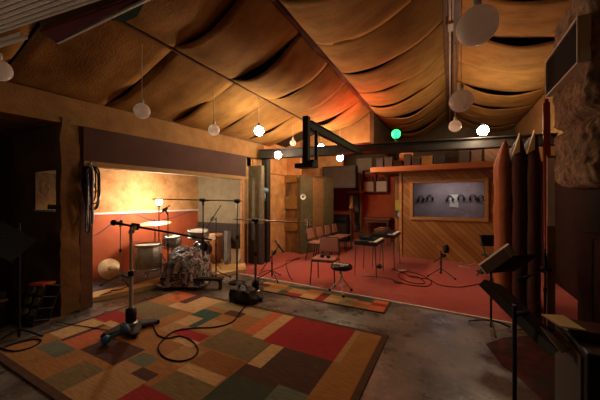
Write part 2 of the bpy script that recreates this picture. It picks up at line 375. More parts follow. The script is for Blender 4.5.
# pole at the far end of the opening and stub wall behind it
struct(MB().tube([(-4.13, 5.0, .0), (-4.13, 5.0, 1.97)], .045, 14).build('trim_11', 'wood'))
struct(MB().box((-4.2, 5.3, .95), (-3.82, 5.42, 2.3)).build('wall_stub', 'stub', None, .01))
lv = MB().box((-4.2, 5.31, 0), (-3.82, 5.42, .95))
for k in range(14): lv.box((-4.2, 5.29, .04 + k * .065), (-3.82, 5.32, .08 + k * .065))
struct(lv.build('wall_stub_lower', 'dark_wall'))
struct(MB().box((-4.3, 5.43, 2.2), (-4.15, 7.1, 3.0)).box((-4.3, 5.26, 0), (-4.2, 7.1, 2.9)).box((-4.75, 5.26, 2.3), (-4.2, 5.4, 3.0)).build('wall_left_far', 'orange_ply'))
# steel frame: post and cross beam
struct(MB().box((-4.0, 5.55, 0), (-3.84, 5.7, 2.66)).build('trim_12', 'beam', None, .006))
def BY(x): return 5.5 + .2 * (x + 3.9)
_c = V((-1.16, BY(-1.16), 0)); _u = V((2.84, .568, 0)); _n = V((-.196, .98, 0))
bm_ = MB().obox(_c + V((0, 0, 2.585)), _u, _n * .03, (0, 0, .085)).obox(_c + V((0, 0, 2.675)), _u, _n * .10, (0, 0, .012)).obox(_c + V((0, 0, 2.495)), _u, _n * .10, (0, 0, .012))
struct(bm_.build('trim_13', 'beam', None, .004))
# orange walls at the back left
pt = MB().box((-4.8, 7.0, 0), (-3.72, 7.1, 2.15)); struct(pt.build('wall_back_left', 'patch_wood'))
struct(MB().box((-4.8, 7.0, 2.15), (-3.72, 7.1, 3.2)).build('wall_back_upper', 'orange_ply'))
gb = MB()
struct(MB().box((-4.42, 7.0, 3.2), (-3.72, 7.1, 3.25)).box((-3.72, 7.0, 2.95), (XP[2] - .1, 7.1, 3.9)).build('wall_gable_left', 'band'))
gb.box((XP[2] - .1, 7.0, 2.9), (XP[2], 10.4, 3.75))
struct(gb.build('wall_gable', 'gable'))
struct(MB().box((-4.8, 7.1, 3.25), (XP[2] - .1, 10.6, 3.35)).build('ceiling_far', 'deck'))
struct(MB().box((-4.8, 8.6, 1.95), (-3.02, 8.7, 3.25)).build('wall_bulkhead', 'orange_ply'))
struct(MB().box((-4.8, 10.4, 0), (1.8, 10.5, 2.45)).build('wall_back', 'red_wall'))
struct(MB().box((-4.8, 10.4, 2.45), (1.8, 10.5, 4.4)).build('wall_back_top', 'green_grey'))
struct(MB().box((-4.9, 7.1, 0), (-4.8, 10.5, 3.3)).build('wall_far_side', 'red_wall'))
# stone-like horizontal fabric bands on the patched wall
for k, (z0, z1) in enumerate(((1.25, 1.62), (.62, .98), (2.0, 2.2))):
    struct(lumpy('trim_%d' % (14 + k), (-4.72, 6.95, z0), (-3.78, 7.02, z1), .03, 'burlap', None, (14, 2, 6), k, 7))
# control room
CY = 7.8; CX0, CX1 = -1.18, .86
wnx0, wnx1, wnz0, wnz1 = -.84, .71, 1.07, 1.93
cw = MB().box((CX0, CY, 0), (wnx0, CY + .12, 2.9)).box((wnx1, CY, 0), (1.75, CY + .12, 2.9)).box((wnx0, CY, 0), (wnx1, CY + .12, wnz0)).box((wnx0, CY, wnz1), (wnx1, CY + .12, 2.3))
struct(cw.build('wall_control_room', 'pine_diagonal'))
struct(MB().box((CX0, CY + .12, 0), (CX0 + .1, 9.6, 2.9)).build('wall_control_side', 'pine_vertical'))
struct(MB().box((CX0, 9.5, 0), (1.75, 9.6, 2.4)).build('wall_control_back', 'wall_purple'))
struct(MB().box((CX0 + .1, CY + .12, 2.2), (1.75, 9.5, 2.26)).build('ceiling_control_room', 'wall_purple'))
struct(MB().box((CX0 + .0, CY - .035, 0), (CX0 + .07, CY, 2.2)).build('trim_20', 'wood', None, .005))
wf = MB(); t = .075
wf.box((wnx0 - t, CY - .05, wnz0 - t), (wnx1 + t, CY + .12, wnz0)).box((wnx0 - t, CY - .05, wnz1), (wnx1 + t, CY + .12, wnz1 + t))
wf.box((wnx0 - t, CY - .05, wnz0), (wnx0, CY + .12, wnz1)).box((wnx1, CY - .05, wnz0), (wnx1 + t, CY + .12, wnz1))
wfo = struct(wf.build('window_1', 'wood', None, .006))
MB().box((wnx0, CY + .05, wnz0), (wnx1, CY + .06, wnz1)).build('pane', 'glass', wfo)
struct(MB().box((-1.8, 7.2, 2.2), (1.0, CY, 2.33)).build('trim_21', 'wood_orange', None, .008))
struct(MB().box((-1.8, CY, 2.26), (-1.1, 9.6, 2.33)).build('trim_22', 'wood_dark'))
# right and near walls
RX = 1.68
struct(MB().box((RX, YN, 2.3), (RX + .1, 10.5, 4.4)).build('wall_right_upper', 'band'))
struct(MB().box((RX, YN, 0), (RX + .1, 10.5, 2.3)).build('wall_right', 'maroon'))
struct(MB().box((-6.2, YN - .1, 0), (RX + .1, YN, 4.4)).build('wall_front', 'dark_wall'))
struct(MB().box((-6.2, YN, 0), (-6.1, 2.1, 2.6)).build('wall_far_left', 'dark_wall'))
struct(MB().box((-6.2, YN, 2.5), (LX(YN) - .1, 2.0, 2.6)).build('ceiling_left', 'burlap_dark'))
# red carpet area
struct(MB().prism([(-4.19, 4.68), (-4.1, 4.5), (1.67, 4.17), (1.67, 7.79), (-1.19, 7.79), (-1.19, 10.39), (-4.79, 10.39), (-4.79, 7.11), (-3.7, 7.11), (-3.7, 6.99), (-4.19, 6.99)], 0, .012).build('floor_carpet', 'carpet_red'))
struct(MB().prism([(-4.1, 4.47), (1.67, 4.145), (1.67, 4.175), (-4.1, 4.50)], 0, .016).build('trim_23', 'paper'))

# ------------------------------------------------------------------ rugs
def rug(name, rects, border, ext, label, z=.0, bcol=(.10, .05, .03)):
    xs = sorted({v for r in rects for v in r[:2]} | set(ext[:2]) | {ext[0] + border, ext[1] - border}); ys = sorted({v for r in rects for v in r[2:4]} | set(ext[2:]) | {ext[2] + border, ext[3] - border})
    xs = [x for x in xs if ext[0] <= x <= ext[1]]; ys = [y for y in ys if ext[2] <= y <= ext[3]]
    th = .012; mb = MB(); cols = []
    vs = [(x, y, z + th) for y in ys for x in xs]; nx = len(xs); fs = []
    for j in range(len(ys) - 1):
        for i in range(nx - 1):
            cx, cy = (xs[i] + xs[i + 1]) / 2, (ys[j] + ys[j + 1]) / 2; c = bcol
            if ext[0] + border < cx < ext[1] - border and ext[2] + border < cy < ext[3] - border:
                for r in rects:
                    if r[0] < cx < r[1] and r[2] < cy < r[3]: c = r[4]
            fs.append((j * nx + i, j * nx + i + 1, (j + 1) * nx + i + 1, (j + 1) * nx + i)); cols.append(c)
    mb.add(vs, fs)
    x0, x1, y0, y1 = ext
    mb.add([(x0, y0, z), (x1, y0, z), (x1, y1, z), (x0, y1, z), (x0, y0, z + th), (x1, y0, z + th), (x1, y1, z + th), (x0, y1, z + th)], [(0, 1, 5, 4), (1, 2, 6, 5), (2, 3, 7, 6), (3, 0, 4, 7), (3, 2, 1, 0)]); cols += [bcol] * 5
    o = mb.build(name, 'rug'); a = o.data.color_attributes.new('Col', 'FLOAT_COLOR', 'CORNER')
    for p, c in zip(o.data.polygons, cols):
        for li in p.loop_indices: a.data[li].color = (*c, 1)
    return tag(o, label, 'rug')
GO = (.36, .17, .05); TA = (.56, .36, .16); OL = (.20, .15, .065); RD = (.34, .028, .028); BR = (.09, .042, .028); GN = (.06, .075, .045); TE = (.045, .10, .075); OR = (.55, .15, .06); GG = (.15, .17, .11); T2 = (.42, .25, .10); LO = (.34, .26, .12)
R = [(-4.1, -.5, .9, 3.4, GO),
     (-3.97, -3.2, 2.2, 2.62, OL), (-3.8, -3.5, 2.78, 3.3, OR), (-3.5, -3.35, 2.8, 3.2, BR), (-3.5, -2.97, 2.62, 2.8, TA), (-3.35, -2.97, 2.8, 3.2, TA), (-2.97, -2.07, 2.9, 3.3, LO), (-2.62, -2.35, 2.78, 2.93, BR),
     (-3.97, -3.22, 1.92, 2.2, RD), (-3.7, -3.34, 1.88, 1.98, TA), (-3.97, -3.67, 1.47, 1.9, TA), (-3.67, -3.6, 1.45, 1.88, BR), (-3.6, -3.27, 1.43, 1.8, OR), (-3.25, -2.67, 1.45, 1.75, BR), (-3.7, -3.28, 1.26, 1.44, GG),
     (-2.98, -2.66, 1.0, 1.38, OL), (-2.66, -2.19, 1.0, 1.55, T2), (-2.42, -2.19, 1.45, 1.56, BR), (-2.64, -2.4, 1.56, 1.72, GG), (-2.19, -1.8, 1.0, 1.42, RD), (-1.8, -1.3, 1.0, 1.3, GN),
     (-2.4, -2.12, 1.72, 2.0, T2), (-2.1, -1.65, 1.8, 2.05, (.28, .12, .035)), (-2.11, -1.66, 1.67, 1.8, TA), (-2.11, -1.65, 1.42, 1.67, OL), (-2.75, -2.32, 2.11, 2.26, RD), (-2.97, -2.75, 2.1, 2.56, T2), (-2.6, -2.3, 2.0, 2.11, TA),
     (-2.97, -2.62, 2.56, 2.79, TE), (-2.73, -2.62, 2.31, 2.56, TE), (-2.97, -2.73, 2.31, 2.56, TA), (-2.62, -2.28, 2.3, 2.6, T2), (-2.28, -1.63, 2.07, 2.5, OL), (-2.07, -1.91, 2.5, 3.16, OR), (-1.91, -1.75, 2.47, 3.16, TA), (-1.75, -.95, 2.44, 3.16, RD),
     (-1.64, -.95, 1.87, 2.44, BR), (-1.63, -1.48, 2.04, 2.44, TA), (-1.64, -1.22, 1.5, 1.87, GN), (-1.22, -.95, 1.72, 1.93, GG), (-1.22, -1.02, 1.5, 1.72, OR), (-.95, -.89, 2.44, 3.16, T2), (-.89, -.66, 1.0, 3.16, (.36, .17, .045))]
rug('patchwork_rug', R, .06, (-4.02, -.60, 1.0, 3.2), 'large patchwork rug of red, olive, tan and brown blocks on the black floor')
pal = [TA, RD, OL, GO, OR, TE, BR, LO, T2]; R2 = []
random.seed(12)
x = -2.97
while x < -.8:
    w = random.uniform(.13, .3); ys = [3.82, 3.82 + random.uniform(.12, .2), 4.08 + random.uniform(.0, .1), 4.34]
    for a, b in zip(ys, ys[1:]): R2.append((x, x + w, a, b, random.choice(pal)))
    x += w
rug('patchwork_runner', R2, .025, (-3.0, -.76, 3.80, 4.27), 'narrow patchwork runner rug along the edge of the red carpet', 0)
random.seed(5)
single('worn_red_mat', MB().prism([(.33, 3.5), (.42, 3.1), (.5, 3.0), (.62, 2.7), (1.5, 2.5), (1.3, 3.9), (.8, 3.95), (.52, 3.75)], .0, .006), 'mat_worn', 'worn dark red floor mat under the music stands at right', 'mat')

# ------------------------------------------------------------------ lamps
def globe(name, p, r, m, label, top=None, group='white globe lamps'):
    t = thing(name, label, 'lamp', p, group)
    MB().ball((0, 0, 0), r).build('bulb', m, t)
    MB().lathe((0, 0, 0), [(.001, r * .96), (.018, r * .96), (.022, r + .02), (.018, r + .05), (.003, r + .055)], 12).build('socket', 'white_plastic' if 'unlit' in m else 'black', t)
    if top is not None:
        MB().tube([(0, 0, r + .04), (0, 0, top - p[2])], .0035, 6).build('wire', 'white_plastic', t)
    return t
def cz(p): return bay_z(p[0]) - .12
for pos, D, r, lab in (((142, 111), 3.15, .085, 'unlit white globe hanging on a wire in front of the dark header'), ((214, 130), 4.3, .085, 'unlit white globe hanging above the left header, beside the lit one'),
                       ((455, 126), 4.6, .095, 'smallest unlit white globe under the ceiling ridge, just above the beam'), ((461, 101), 2.6, .10, 'middle unlit white globe hanging under the ceiling ridge'),
                       ((477, 26), 1.5, .098, 'largest unlit white globe, nearest one under the ceiling ridge'), ((-1, 70), 2.3, .085, 'unlit white globe cut off at the left edge of the picture')):
    p = W(*pos, D); globe('globe_lamp', p, r, 'bulb_unlit', lab, bay_z(p.x) - .02, 'unlit globes hanging from the ceiling')
p = W(293, 143, 6.35); globe('globe_lamp', p, .07, 'bulb_unlit', 'tiny unlit globe behind the beam near the left corner post', bay_z(p.x), 'unlit globes hanging from the ceiling')
p = W(259, 131, 4.9); globe('globe_lamp', p, .08, 'bulb_warm', 'lit globe hanging above the left header', bay_z(p.x) - .05, 'lit globes')
p = W(278, 155, 6.15); globe('globe_lamp', p, .075, 'bulb_warm', 'lit globe on the black beam beside the corner post', p.z + .06, 'lit globes')
p = W(340, 158, 6.9); globe('globe_lamp', p, .08, 'bulb_far', 'lit globe hanging low behind the beam, right of the drop post', 3.25, 'lit globes')
p = W(321, 147, 6.6); globe('globe_lamp', p, .07, 'bulb_far', 'lit globe half hidden behind the beam and drop post', bay_z(p.x) - .15, 'lit globes')
p = W(483, 130.5, 5.15); globe('globe_lamp', p, .09, 'bulb_warm', 'lit globe standing at the right end of the black beam above the wooden ledge', None, 'lit globes')
globe('globe_lamp', V((-2.4, -.9, 2.0)), .085, 'bulb_fill', 'dim fill globe added behind the camera, outside the picture', bay_z(-2.4) - .1, 'lit globes')  # added unseen fill light for the near rug and canopy
p = W(396, 134, 5.78)
g = thing('green_lamp', 'glowing green globe lamp standing on the black beam', 'lamp', p); MB().ball((0, 0, 0), .09).build('bulb', 'bulb_green', g)
MB().lathe((0, 0, 0), [(.001, -.165), (.04, -.165), (.04, -.155), (.025, -.15), (.028, -.07), (.03, -.083)], 12).build('socket', 'black', g)
p = W(358, 145.5, 6.07)
g = thing('red_lamp', 'small red lamp on top of the black beam', 'lamp', p); MB().ball((0, 0, .0), .035, 16).build('bulb', 'bulb_red', g)
MB().box((-.04, -.03, -.065), (.04, .03, -.03)).build('base', 'black', g, .004)

def point(name, p, e, col, r=.09):
    l = bpy.data.lights.new(name, 'POINT'); l.energy = e; l.color = col; l.shadow_soft_size = r
    o = bpy.data.objects.new(name, l); C.objects.link(o); o.location = p; return o
point('red_lamp_light', W(356, 136, 5.9), 42, (1, .05, .02), .05)
al = bpy.data.lights.new('control_room_light', 'AREA'); al.energy = 8; al.color = (1, .86, .86); al.size = 1.2; al.size_y = .2; al.shape = 'RECTANGLE'
ao = bpy.data.objects.new('control_room_light', al); C.objects.link(ao); ao.location = (0, 9.0, 2.15)
st = thing('strip_light', 'thin strip light under the control room ceiling behind the glass', 'lamp', (-.1, 8.05, 2.0))
MB().box((-.5, -.03, .1), (.5, .03, .2)).build('housing', 'white_plastic', st, .005)
mat('tube_glow', (.9, .9, 1), .4, emit=(.9, .85, 1), estr=1.5)
MB().tube([(-.45, 0, .08), (.45, 0, .08)], .014).build('tube', 'tube_glow', st)

# ------------------------------------------------------------------ hanging rail
hr = thing('hanging_rail', 'black steel rail with a drop post and plate hanging in front of the beam', 'rail', (-1.72, 3.5, 2.6)); o_ = hr.location
MB(o_).box((-1.72, 3.42, 2.555), (-1.64, 5.88, 2.575)).box((-1.70, 3.42, 2.47), (-1.66, 5.93, 2.57)).box((-1.72, 3.42, 2.455), (-1.64, 5.88, 2.475)).build('rail_beam', 'beam', hr, .003)
MB(o_).box((-1.74, 3.34, 1.98), (-1.66, 3.42, 2.62)).build('drop_post', 'beam', hr, .004)
MB(o_).box((-1.64, 3.5, 2.0), (-1.60, 3.54, 2.45)).box((-1.66, 3.4, 2.0), (-1.60, 3.52, 2.04)).build('brace', 'beam', hr, .004)
MB(o_).box((-1.84, 3.3, 1.93), (-1.57, 3.48, 1.99)).build('mounting_plate', 'beam', hr, .004)

# ------------------------------------------------------------------ top left canopy
cn = thing('corrugated_canopy', 'white corrugated sheet with maroon and green fascia boards hung at top left', 'canopy', (-2.0, .7, 2.62)); o_ = cn.location
mb = MB(o_); nx = 84; vs = []; fs = []
dirx = V((.989, .15, 0)); diry = V((-.15, .989, 0)); c0 = V((-2.95, .685, 2.62))
for j in range(nx + 1):
    d = -1.3 + 1.3 * j / nx; zz = .013 if j % 2 else 0
    for s in (0, 2.4): q = c0 + dirx * s + diry * d; vs.append((q.x, q.y, q.z + zz))
for j in range(nx): fs.append((2 * j, 2 * j + 1, 2 * j + 3, 2 * j + 2))
o = mb.add(vs, fs).build('corrugated_sheet', 'corrugated', cn); md = o.modifiers.new('t', 'SOLIDIFY'); md.thickness = .006
for k, dz in enumerate((.0, .03)):
    q0 = c0 + diry * (.02 + k * .035) + V((.1 * k - .2, 0, -.005 - dz * .2)); q1 = q0 + dirx * (.62 - .1 * k)
    MB(o_).obox((q0 + q1) / 2, (q1 - q0) / 2, diry * .012, (0, 0, .012)).build('edge_strip', 'trim_light', cn, .003)
MB(o_).prism([(-2.37, .83), (-2.43, .945), (-1.52, .948), (-1.1, .98), (-1.55, .93)], 2.60, 2.615).build('maroon_board', 'maroon_board', cn, .003)
MB(o_).prism([(-2.435, .946), (-2.43, .956), (-1.1, .992), (-1.1, .982)], 2.597, 2.618).build('edge_strip', 'trim_light', cn)
MB(o_).prism([(q.x, q.y) for q in (FL(106, 20, 2.62), FL(126, 22, 2.62), FL(137, 17, 2.62), FL(147, 0, 2.62), FL(134, 0, 2.62))], 2.62, 2.63).build('green_board', 'green_board', cn, .003)
MB(o_).prism([(-2.3, .80), (-2.36, .84), (-1.55, .94), (-1.0, .99), (-1.0, .95)], 2.625, 2.65).build('under_frame', 'wood_dark', cn)
for x_, y_ in ((-2.3, .83), (-1.0, .95), (-2.0, -.3), (-1.0, -.2)): MB(o_).tube([(x_, y_, 2.62), (x_, y_, bay_z(x_) - .05)], .008).build('hanger', 'steel_dark', cn)

# ------------------------------------------------------------------ brown shaggy box high on the right
bl = thing('blanket_wrapped_speaker', 'shaggy brown blanket-wrapped loudspeaker hung high on the right wall with framed grille', 'speaker', (1.2, 2.6, 1.6)); o_ = bl.location
def bale():
    a = V((.74, 2.32, 1.58)); b = V((1.66, 3.02, 2.95)); mb = MB(o_); n = 64
    def P(u, v, w):                                    # rounded box
        q = V((u * 2 - 1, v * 2 - 1, w * 2 - 1)); e = 11; l = (abs(q.x) ** e + abs(q.y) ** e + abs(q.z) ** e) ** (1 / e); q = q / l
        q = V((q.x, q.y, q.z)); p = V(((a.x + b.x) / 2 + q.x * (b.x - a.x) / 2, (a.y + b.y) / 2 + q.y * (b.y - a.y) / 2, (a.z + b.z) / 2 + q.z * (b.z - a.z) / 2))
        f = noise.noise(p * 4) * .018 + noise.noise(p * 16) * .016 + noise.noise(p * 32) * .012
        crease = math.exp(-((p.z - 2.03 - .05 * noise.noise(p * 5)) / .02) ** 2) * .07
        x = p.x - (f - crease) * (1 - max(q.x, 0)); x = min(x, 1.67)
        return V((x, p.y - f * q.y * -1, p.z + f * .6))
    for ax in range(3):
        for s in (0, 1):
            vs = []; 
            for j in range(n + 1):
                for i in range(n + 1):
                    t = [i / n, j / n]; t.insert(ax, s); vs.append(P(*t))
            fs = [(j * (n + 1) + i, j * (n + 1) + i + 1, (j + 1) * (n + 1) + i + 1, (j + 1) * (n + 1) + i) for j in range(n) for i in range(n)]
            if (s == 0) ^ (ax == 1): fs = [f[::-1] for f in fs]
            mb.add(vs, fs, True)
    return mb.build('blanket', 'fluff', bl)
bale()
mb = MB(o_); y0, y1, z0, z1 = 2.36, 3.0, 2.36, 2.63
MB(o_).box((.705, y0, z0), (.75, y1, z1)).build('grille', 'rubber', bl, .004)
t = .012
mb.box((.695, y0 - t, z0 - t), (.76, y1 + t, z0)).box((.695, y0 - t, z1), (.76, y1 + t, z1 + t)).box((.695, y0 - t, z0), (.76, y0, z1)).box((.695, y1, z0), (.76, y1 + t, z1)).build('grille_frame', 'trim_light', bl, .003)

# ------------------------------------------------------------------ tall padded gobos at right
gl = ['leftmost tall padded red panel, orange lit edge beside the control room wall', 'second tall padded panel from the left with pale pointed top', 'rightmost tall padded panel with pale pointed top, beside the maroon plank', '']
for k, (x_, y0, y1) in enumerate(((.61, 4.72, 5.40), (.74, 4.55, 5.3), (.87, 4.45, 5.3))):
    t = thing('acoustic_screen', gl[k], 'panel', (x_, y0, 0), 'tall padded panels leaning by the right wall')
    nz, ny = 34, 8; w = .115; vs = []; fs = []
    ring = [(0, 0), (0, .25), (0, .5), (0, .75), (0, 1), (1, 1), (1, .75), (1, .5), (1, .25), (1, 0)]
    for j in range(nz + 1):
        z = 2.32 * j / nz; q = min(1, (2.32 - z) / .3); tp = q ** .6
        for (u, v) in ring:
            off = .012 * noise.noise(V((k * 5, v * 3, z * 4))) 
            xx = .06 + (u - .5) * w * (.12 + .88 * tp) + off; yy = (y1 - y0) * (v * (.3 + .7 * tp) + .0)
            bulge = .005 * math.sin(z * 9 + k)
            vs.append((xx + (bulge if u == 0 else 0), yy, z))
    m_ = len(ring)
    for j in range(nz):
        for i in range(m_): fs.append((j * m_ + i, j * m_ + (i + 1) % m_, (j + 1) * m_ + (i + 1) % m_, (j + 1) * m_ + i))
    fs += [tuple(range(m_))[::-1], tuple(range(nz * m_, nz * m_ + m_))]
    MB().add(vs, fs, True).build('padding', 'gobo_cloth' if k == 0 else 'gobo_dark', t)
    if k in (1, 2):
        MB().add([(-.02, -.02, 2.08), (.055, -.02, 2.36), (.055, -.02, 2.12), (-.02, .05, 2.08), (.055, .05, 2.38), (.055, .05, 2.12)], [(0, 2, 1), (3, 4, 5), (0, 3, 5, 2), (2, 5, 4, 1), (1, 4, 3, 0)]).build('torn_corner', 'cream', t)
a, b = V((1.05, 4.50, 2.70)), V((1.02, 4.28, .02))
mb = MB(); mb.obox((a + b) / 2, (.035, 0, 0), (0, .02, 0), (a - b) / 2); a2 = a + V((.0, .02, .06)); mb.obox(a + V((0, 0, .02)), (.022, 0, 0), (0, .015, 0), (0, .005, .03))
single('maroon_plank', mb, 'maroon_plank' if 'maroon_plank' in M else mat('maroon_plank', (.25, .035, .03), .6), 'narrow maroon plank leaning upright above the padded panels', 'plank', bevel=.01)
t = thing('upright_board', 'narrow brown board with a white paper strip, standing right of the padded panels', 'board', (.96, 3.95, 0)); MB().box((-.035, -.01, 0), (.035, .02, 1.98)).build('board', 'gobo_brown', t, .004); MB().box((-.034, -.016, 1.22), (.03, -.01, 1.95)).build('paper_strip', 'paper', t)
# dark cupboard further right
cb = thing('dark_cupboard', 'dark maroon wooden cupboard against the right wall', 'cupboard', (1.4, 3.6, 0)); o_ = cb.location
MB(o_).box((1.24, 3.35, 0), (1.67, 4.15, 1.16)).build('body', 'maroon', cb, .01)
MB(o_).box((1.225, 3.37, .05), (1.24, 3.74, 1.12)).build('door', 'maroon', cb, .006); MB(o_).box((1.225, 3.76, .05), (1.24, 4.13, 1.12)).build('door', 'maroon', cb, .006)

# ------------------------------------------------------------------ chairs
def make_chair(name, label, group, mseat):
    t = thing(name, label, 'chair', (0, 0, 0), group)   # faces -Y
    s = MB(); s.box((-.21, -.22, .42), (.21, .2, .46)); s.build('seat', mseat, t, .018)
    b = MB(); vs = []; fs = []
    for j in range(9):
        z = .52 + .25 * j / 8; w = .19 - .03 * (j / 8); y = .2 + .055 * j / 8
        vs += [(-w, y - .018, z), (w, y - .018, z), (w, y + .018, z), (-w, y + .018, z)]
    for j in range(8): fs += [(4 * j + i, 4 * j + (i + 1) % 4, 4 * j + 4 + (i + 1) % 4, 4 * j + 4 + i) for i in range(4)]
    fs += [(3, 2, 1, 0), (32, 33, 34, 35)]
    b.add(vs, fs).build('backrest', mseat, t, .012)
    for sx in (-1, 1):
        MB().tube([(sx * .2, -.2, .42), (sx * .22, -.23, 0)], .011).build('leg', 'black', t)
        MB().tube([(sx * .2, .16, .42), (sx * .22, .24, 0)], .011).build('leg', 'black', t)
    MB().tube([(-.2, .12, .41), (-.205, .21, .5), (-.165, .262, .78), (.165, .262, .78), (.205, .21, .5), (.2, .12, .41)], .011).build('back_frame', 'black', t)
    MB().tube([(-.2, -.2, .41), (.2, -.2, .41), (.2, .18, .41), (-.2, .18, .41)], .01, 8, True).build('seat_frame', 'black', t)
    return t
ch = make_chair('stacking_chair', 'padded stacking chair with pinkish brown vinyl beside the round drum stool', None, 'vinyl_pink')
ch.location = (-1.98, 4.72, .014); ch.rotation_euler.z = .12
rl = ['first of the row of brown chairs, nearest one with the green light below', 'second brown chair in the row against the padded boards', 'third brown chair in the row against the padded boards', 'farthest brown chair in the row against the padded boards']
for k in range(4):
    c = dup(ch, (-2.9 + .02 * k, 6.42 + .52 * k, .012), rl[k], pi / 2); c['group'] = 'row of brown chairs at the back left'
fc = thing('folding_chair', 'black folding chair by the leftmost padded panel', 'chair', (.74, 6.4, .012), None, .5)
MB().box((-.18, .1, .6), (.18, .13, .82)).build('backrest', 'black', fc, .01); MB().box((-.18, -.22, .43), (.18, .12, .455)).build('seat', 'black', fc, .008)
for sx in (-1, 1):
    MB().tube([(sx * .19, .14, .83), (sx * .19, -.24, 0)], .01).build('leg', 'black', fc); MB().tube([(sx * .175, -.1, .43), (sx * .175, .25, 0)], .01).build('leg', 'black', fc)
single('headphones_on_chair', MB().tube([(-.05, -.1, .04), (-.05, -.03, .03), (0, .0, .03), (.06, -.03, .03), (.07, -.1, .04)], .012).lathe((-.05, -.1, .03), [(.001, -.02), (.035, -.02), (.035, .02), (.001, .02)], 12).lathe((.07, -.1, .03), [(.001, -.02), (.035, -.02), (.035, .02), (.001, .02)], 12), 'black', 'black headphones lying on the pinkish chair seat', 'headphones').location = (-1.96, 4.72, .477)
# drum stool
p = W(341.5, 294, 4.5); ds = thing('drum_stool', 'round black drum stool on a chrome tripod at the edge of the runner', 'stool', (p.x, p.y, .012))
MB().lathe((0, 0, 0), [(.001, .385), (.15, .385), (.172, .4), (.175, .43), (.16, .455), (.1, .465), (.001, .46)], 28).build('seat', 'black_gloss', ds)
st_ = MB()
for k in range(5): st_.box((-.12 + k * .05, -.05, .462), (-.09 + k * .05, .03, .472))
st_.build('pale_strips', 'paper', ds)
MB().tube([(0, 0, .10), (0, 0, .39)], .014).lathe((0, 0, .27), [(.014, -.03), (.026, -.03), (.026, .03), (.014, .03)], 14).build('post', 'steel', ds)
for k in range(3):
    a = -pi / 2 + .49 + k * tau / 3
    l = MB().tube([(0, 0, .26), (math.cos(a) * .2, math.sin(a) * .2, .03)], .009).tube([(0, 0, .12), (math.cos(a) * .12, math.sin(a) * .12, .12)], .006).build('leg', 'steel', ds)
    MB().ball((math.cos(a) * .205, math.sin(a) * .205, .022), .022, 12).build('rubber_foot', 'rubber', l)

# ------------------------------------------------------------------ keyboards
def keyboard(x0, x1, y0, y1, z, label, foot):
    t = thing('electric_keyboard', label, 'keyboard', (x0, y0, 0), 'keyboards on thin legs by the control room'); o_ = t.location
    MB(o_).box((x0, y0, z - .09), (x1, y1, z - .02)).box((x0, y0, z - .02), (x1 - .17, y1, z)).build('body', 'black', t, .008)
    kb = MB(o_); n = 30
    for k in range(n): 
        a = y0 + .03 + (y1 - y0 - .06) * k / n; kb.box((x1 - .16, a, z - .02), (x1 - .01, a + (y1 - y0 - .06) / n * .9, z - .004))
    kb.build('white_keys', 'paper', t)
    kb = MB(o_)
    for k in range(n):
        if k % 7 in (0, 1, 3, 4, 5): a = y0 + .03 + (y1 - y0 - .06) * (k + .7) / n; kb.box((x1 - .16, a, z - .01), (x1 - .07, a + .013, z + .006))
    kb.build('black_keys', 'black', t)
    kn = MB(o_)
    for k in range(6): kn.lathe((x0 + .08, y0 + .1 + k * .1, z), [(.012, 0), (.012, .014), (.001, .015)], 10)
    kn.build('knobs', 'steel_dark', t)
    for (a, b) in ((x0 + .03, y0 + .03), (x1 - .04, y0 + .03), (x0 + .03, y1 - .03), (x1 - .04, y1 - .03)):
        MB(o_).tube([(a, b, z - .08), (a + (.03 if a > (x0 + x1) / 2 else -.03), b, .012)], .01).build('leg', 'steel_dark', t)
    return t
keyboard(-1.66, -1.22, 5.38, 6.08, .71, 'nearer black electric keyboard on thin metal legs', 0)
keyboard(-1.5, -1.02, 6.16, 6.95, .78, 'farther black electric keyboard near the pine board wall', 0)
single('sound_module', MB().box((-1.6, 5.5, .714), (-1.42, 5.85, .775)).box((-1.6, 5.5, .775), (-1.56, 5.85, .80)), 'black', 'flat black box lying on the nearer keyboard', 'box', bevel=.006)
single('sound_module', MB().box((-1.47, 6.2, .784), (-1.25, 6.75, .86)).box((-1.42, 6.3, .86), (-1.28, 6.6, .885)), 'wood_dark', 'brown flat case lying on the farther keyboard', 'case', bevel=.006)
single('foot_pedal', MB().box((-1.42, 6.22, .012), (-1.32, 6.36, .06)).obox((-1.37, 6.27, .075), (.035, 0, 0), (0, .06, .012), (0, -.002, .008)), 'black', 'small black pedal on the carpet between keyboard legs', 'pedal', bevel=.005)

# ------------------------------------------------------------------ far back items
t = thing('black_cabinet', 'black wall box mounted on the orange bulkhead at back left', 'cabinet', (-3.3, 8.4, 1.85)); o_ = t.location
A_, B_ = W(324, 190, 9.0), W(356, 190, 9.05)
MB(o_).box((-3.6, 8.3, 1.86), (-2.52, 8.59, 2.56)).build('body', 'black', t, .01); MB(o_).box((-3.56, 8.285, 1.9), (-2.56, 8.3, 2.52)).build('front', 'dark_wall', t, .006)
t = thing('louvred_heater', 'small grey louvred metal box high beside the black wall box', 'heater', (-2.55, 9.6, 1.8)); o_ = t.location
q = W(356, 182, 9.9); MB(o_).box((q.x - .15, q.y - .1, 1.82), (q.x + .15, q.y + .1, 2.45)).build('body', 'steel_dark', t, .01)
lv = MB(o_)
for k in range(5): lv.box((q.x - .12 + k * .055, q.y - .13, 1.86), (q.x - .095 + k * .055, q.y - .1, 2.4))
lv.build('louvre', 'black', t)
post = thing('equipment_rack', 'tall narrow wooden stand hung with black gear at the back wall', 'rack', (q.x, q.y, 0)); o_ = post.location
for sx in (-.18, .18): MB(o_).box((q.x + sx - .025, q.y - .03, .012), (q.x + sx + .025, q.y + .03, 1.78)).build('upright', 'wood_dark', post, .004)
MB(o_).box((q.x - .25, q.y - .12, 1.74), (q.x + .25, q.y + .14, 1.82)).build('shelf', 'wood', post, .005)
lumpy('black_bag', (q.x - .02, q.y - .16, .4), (q.x + .14, q.y - .05, 1.65), .05, 'black', post, (4, 3, 16), 2, 6, o_)
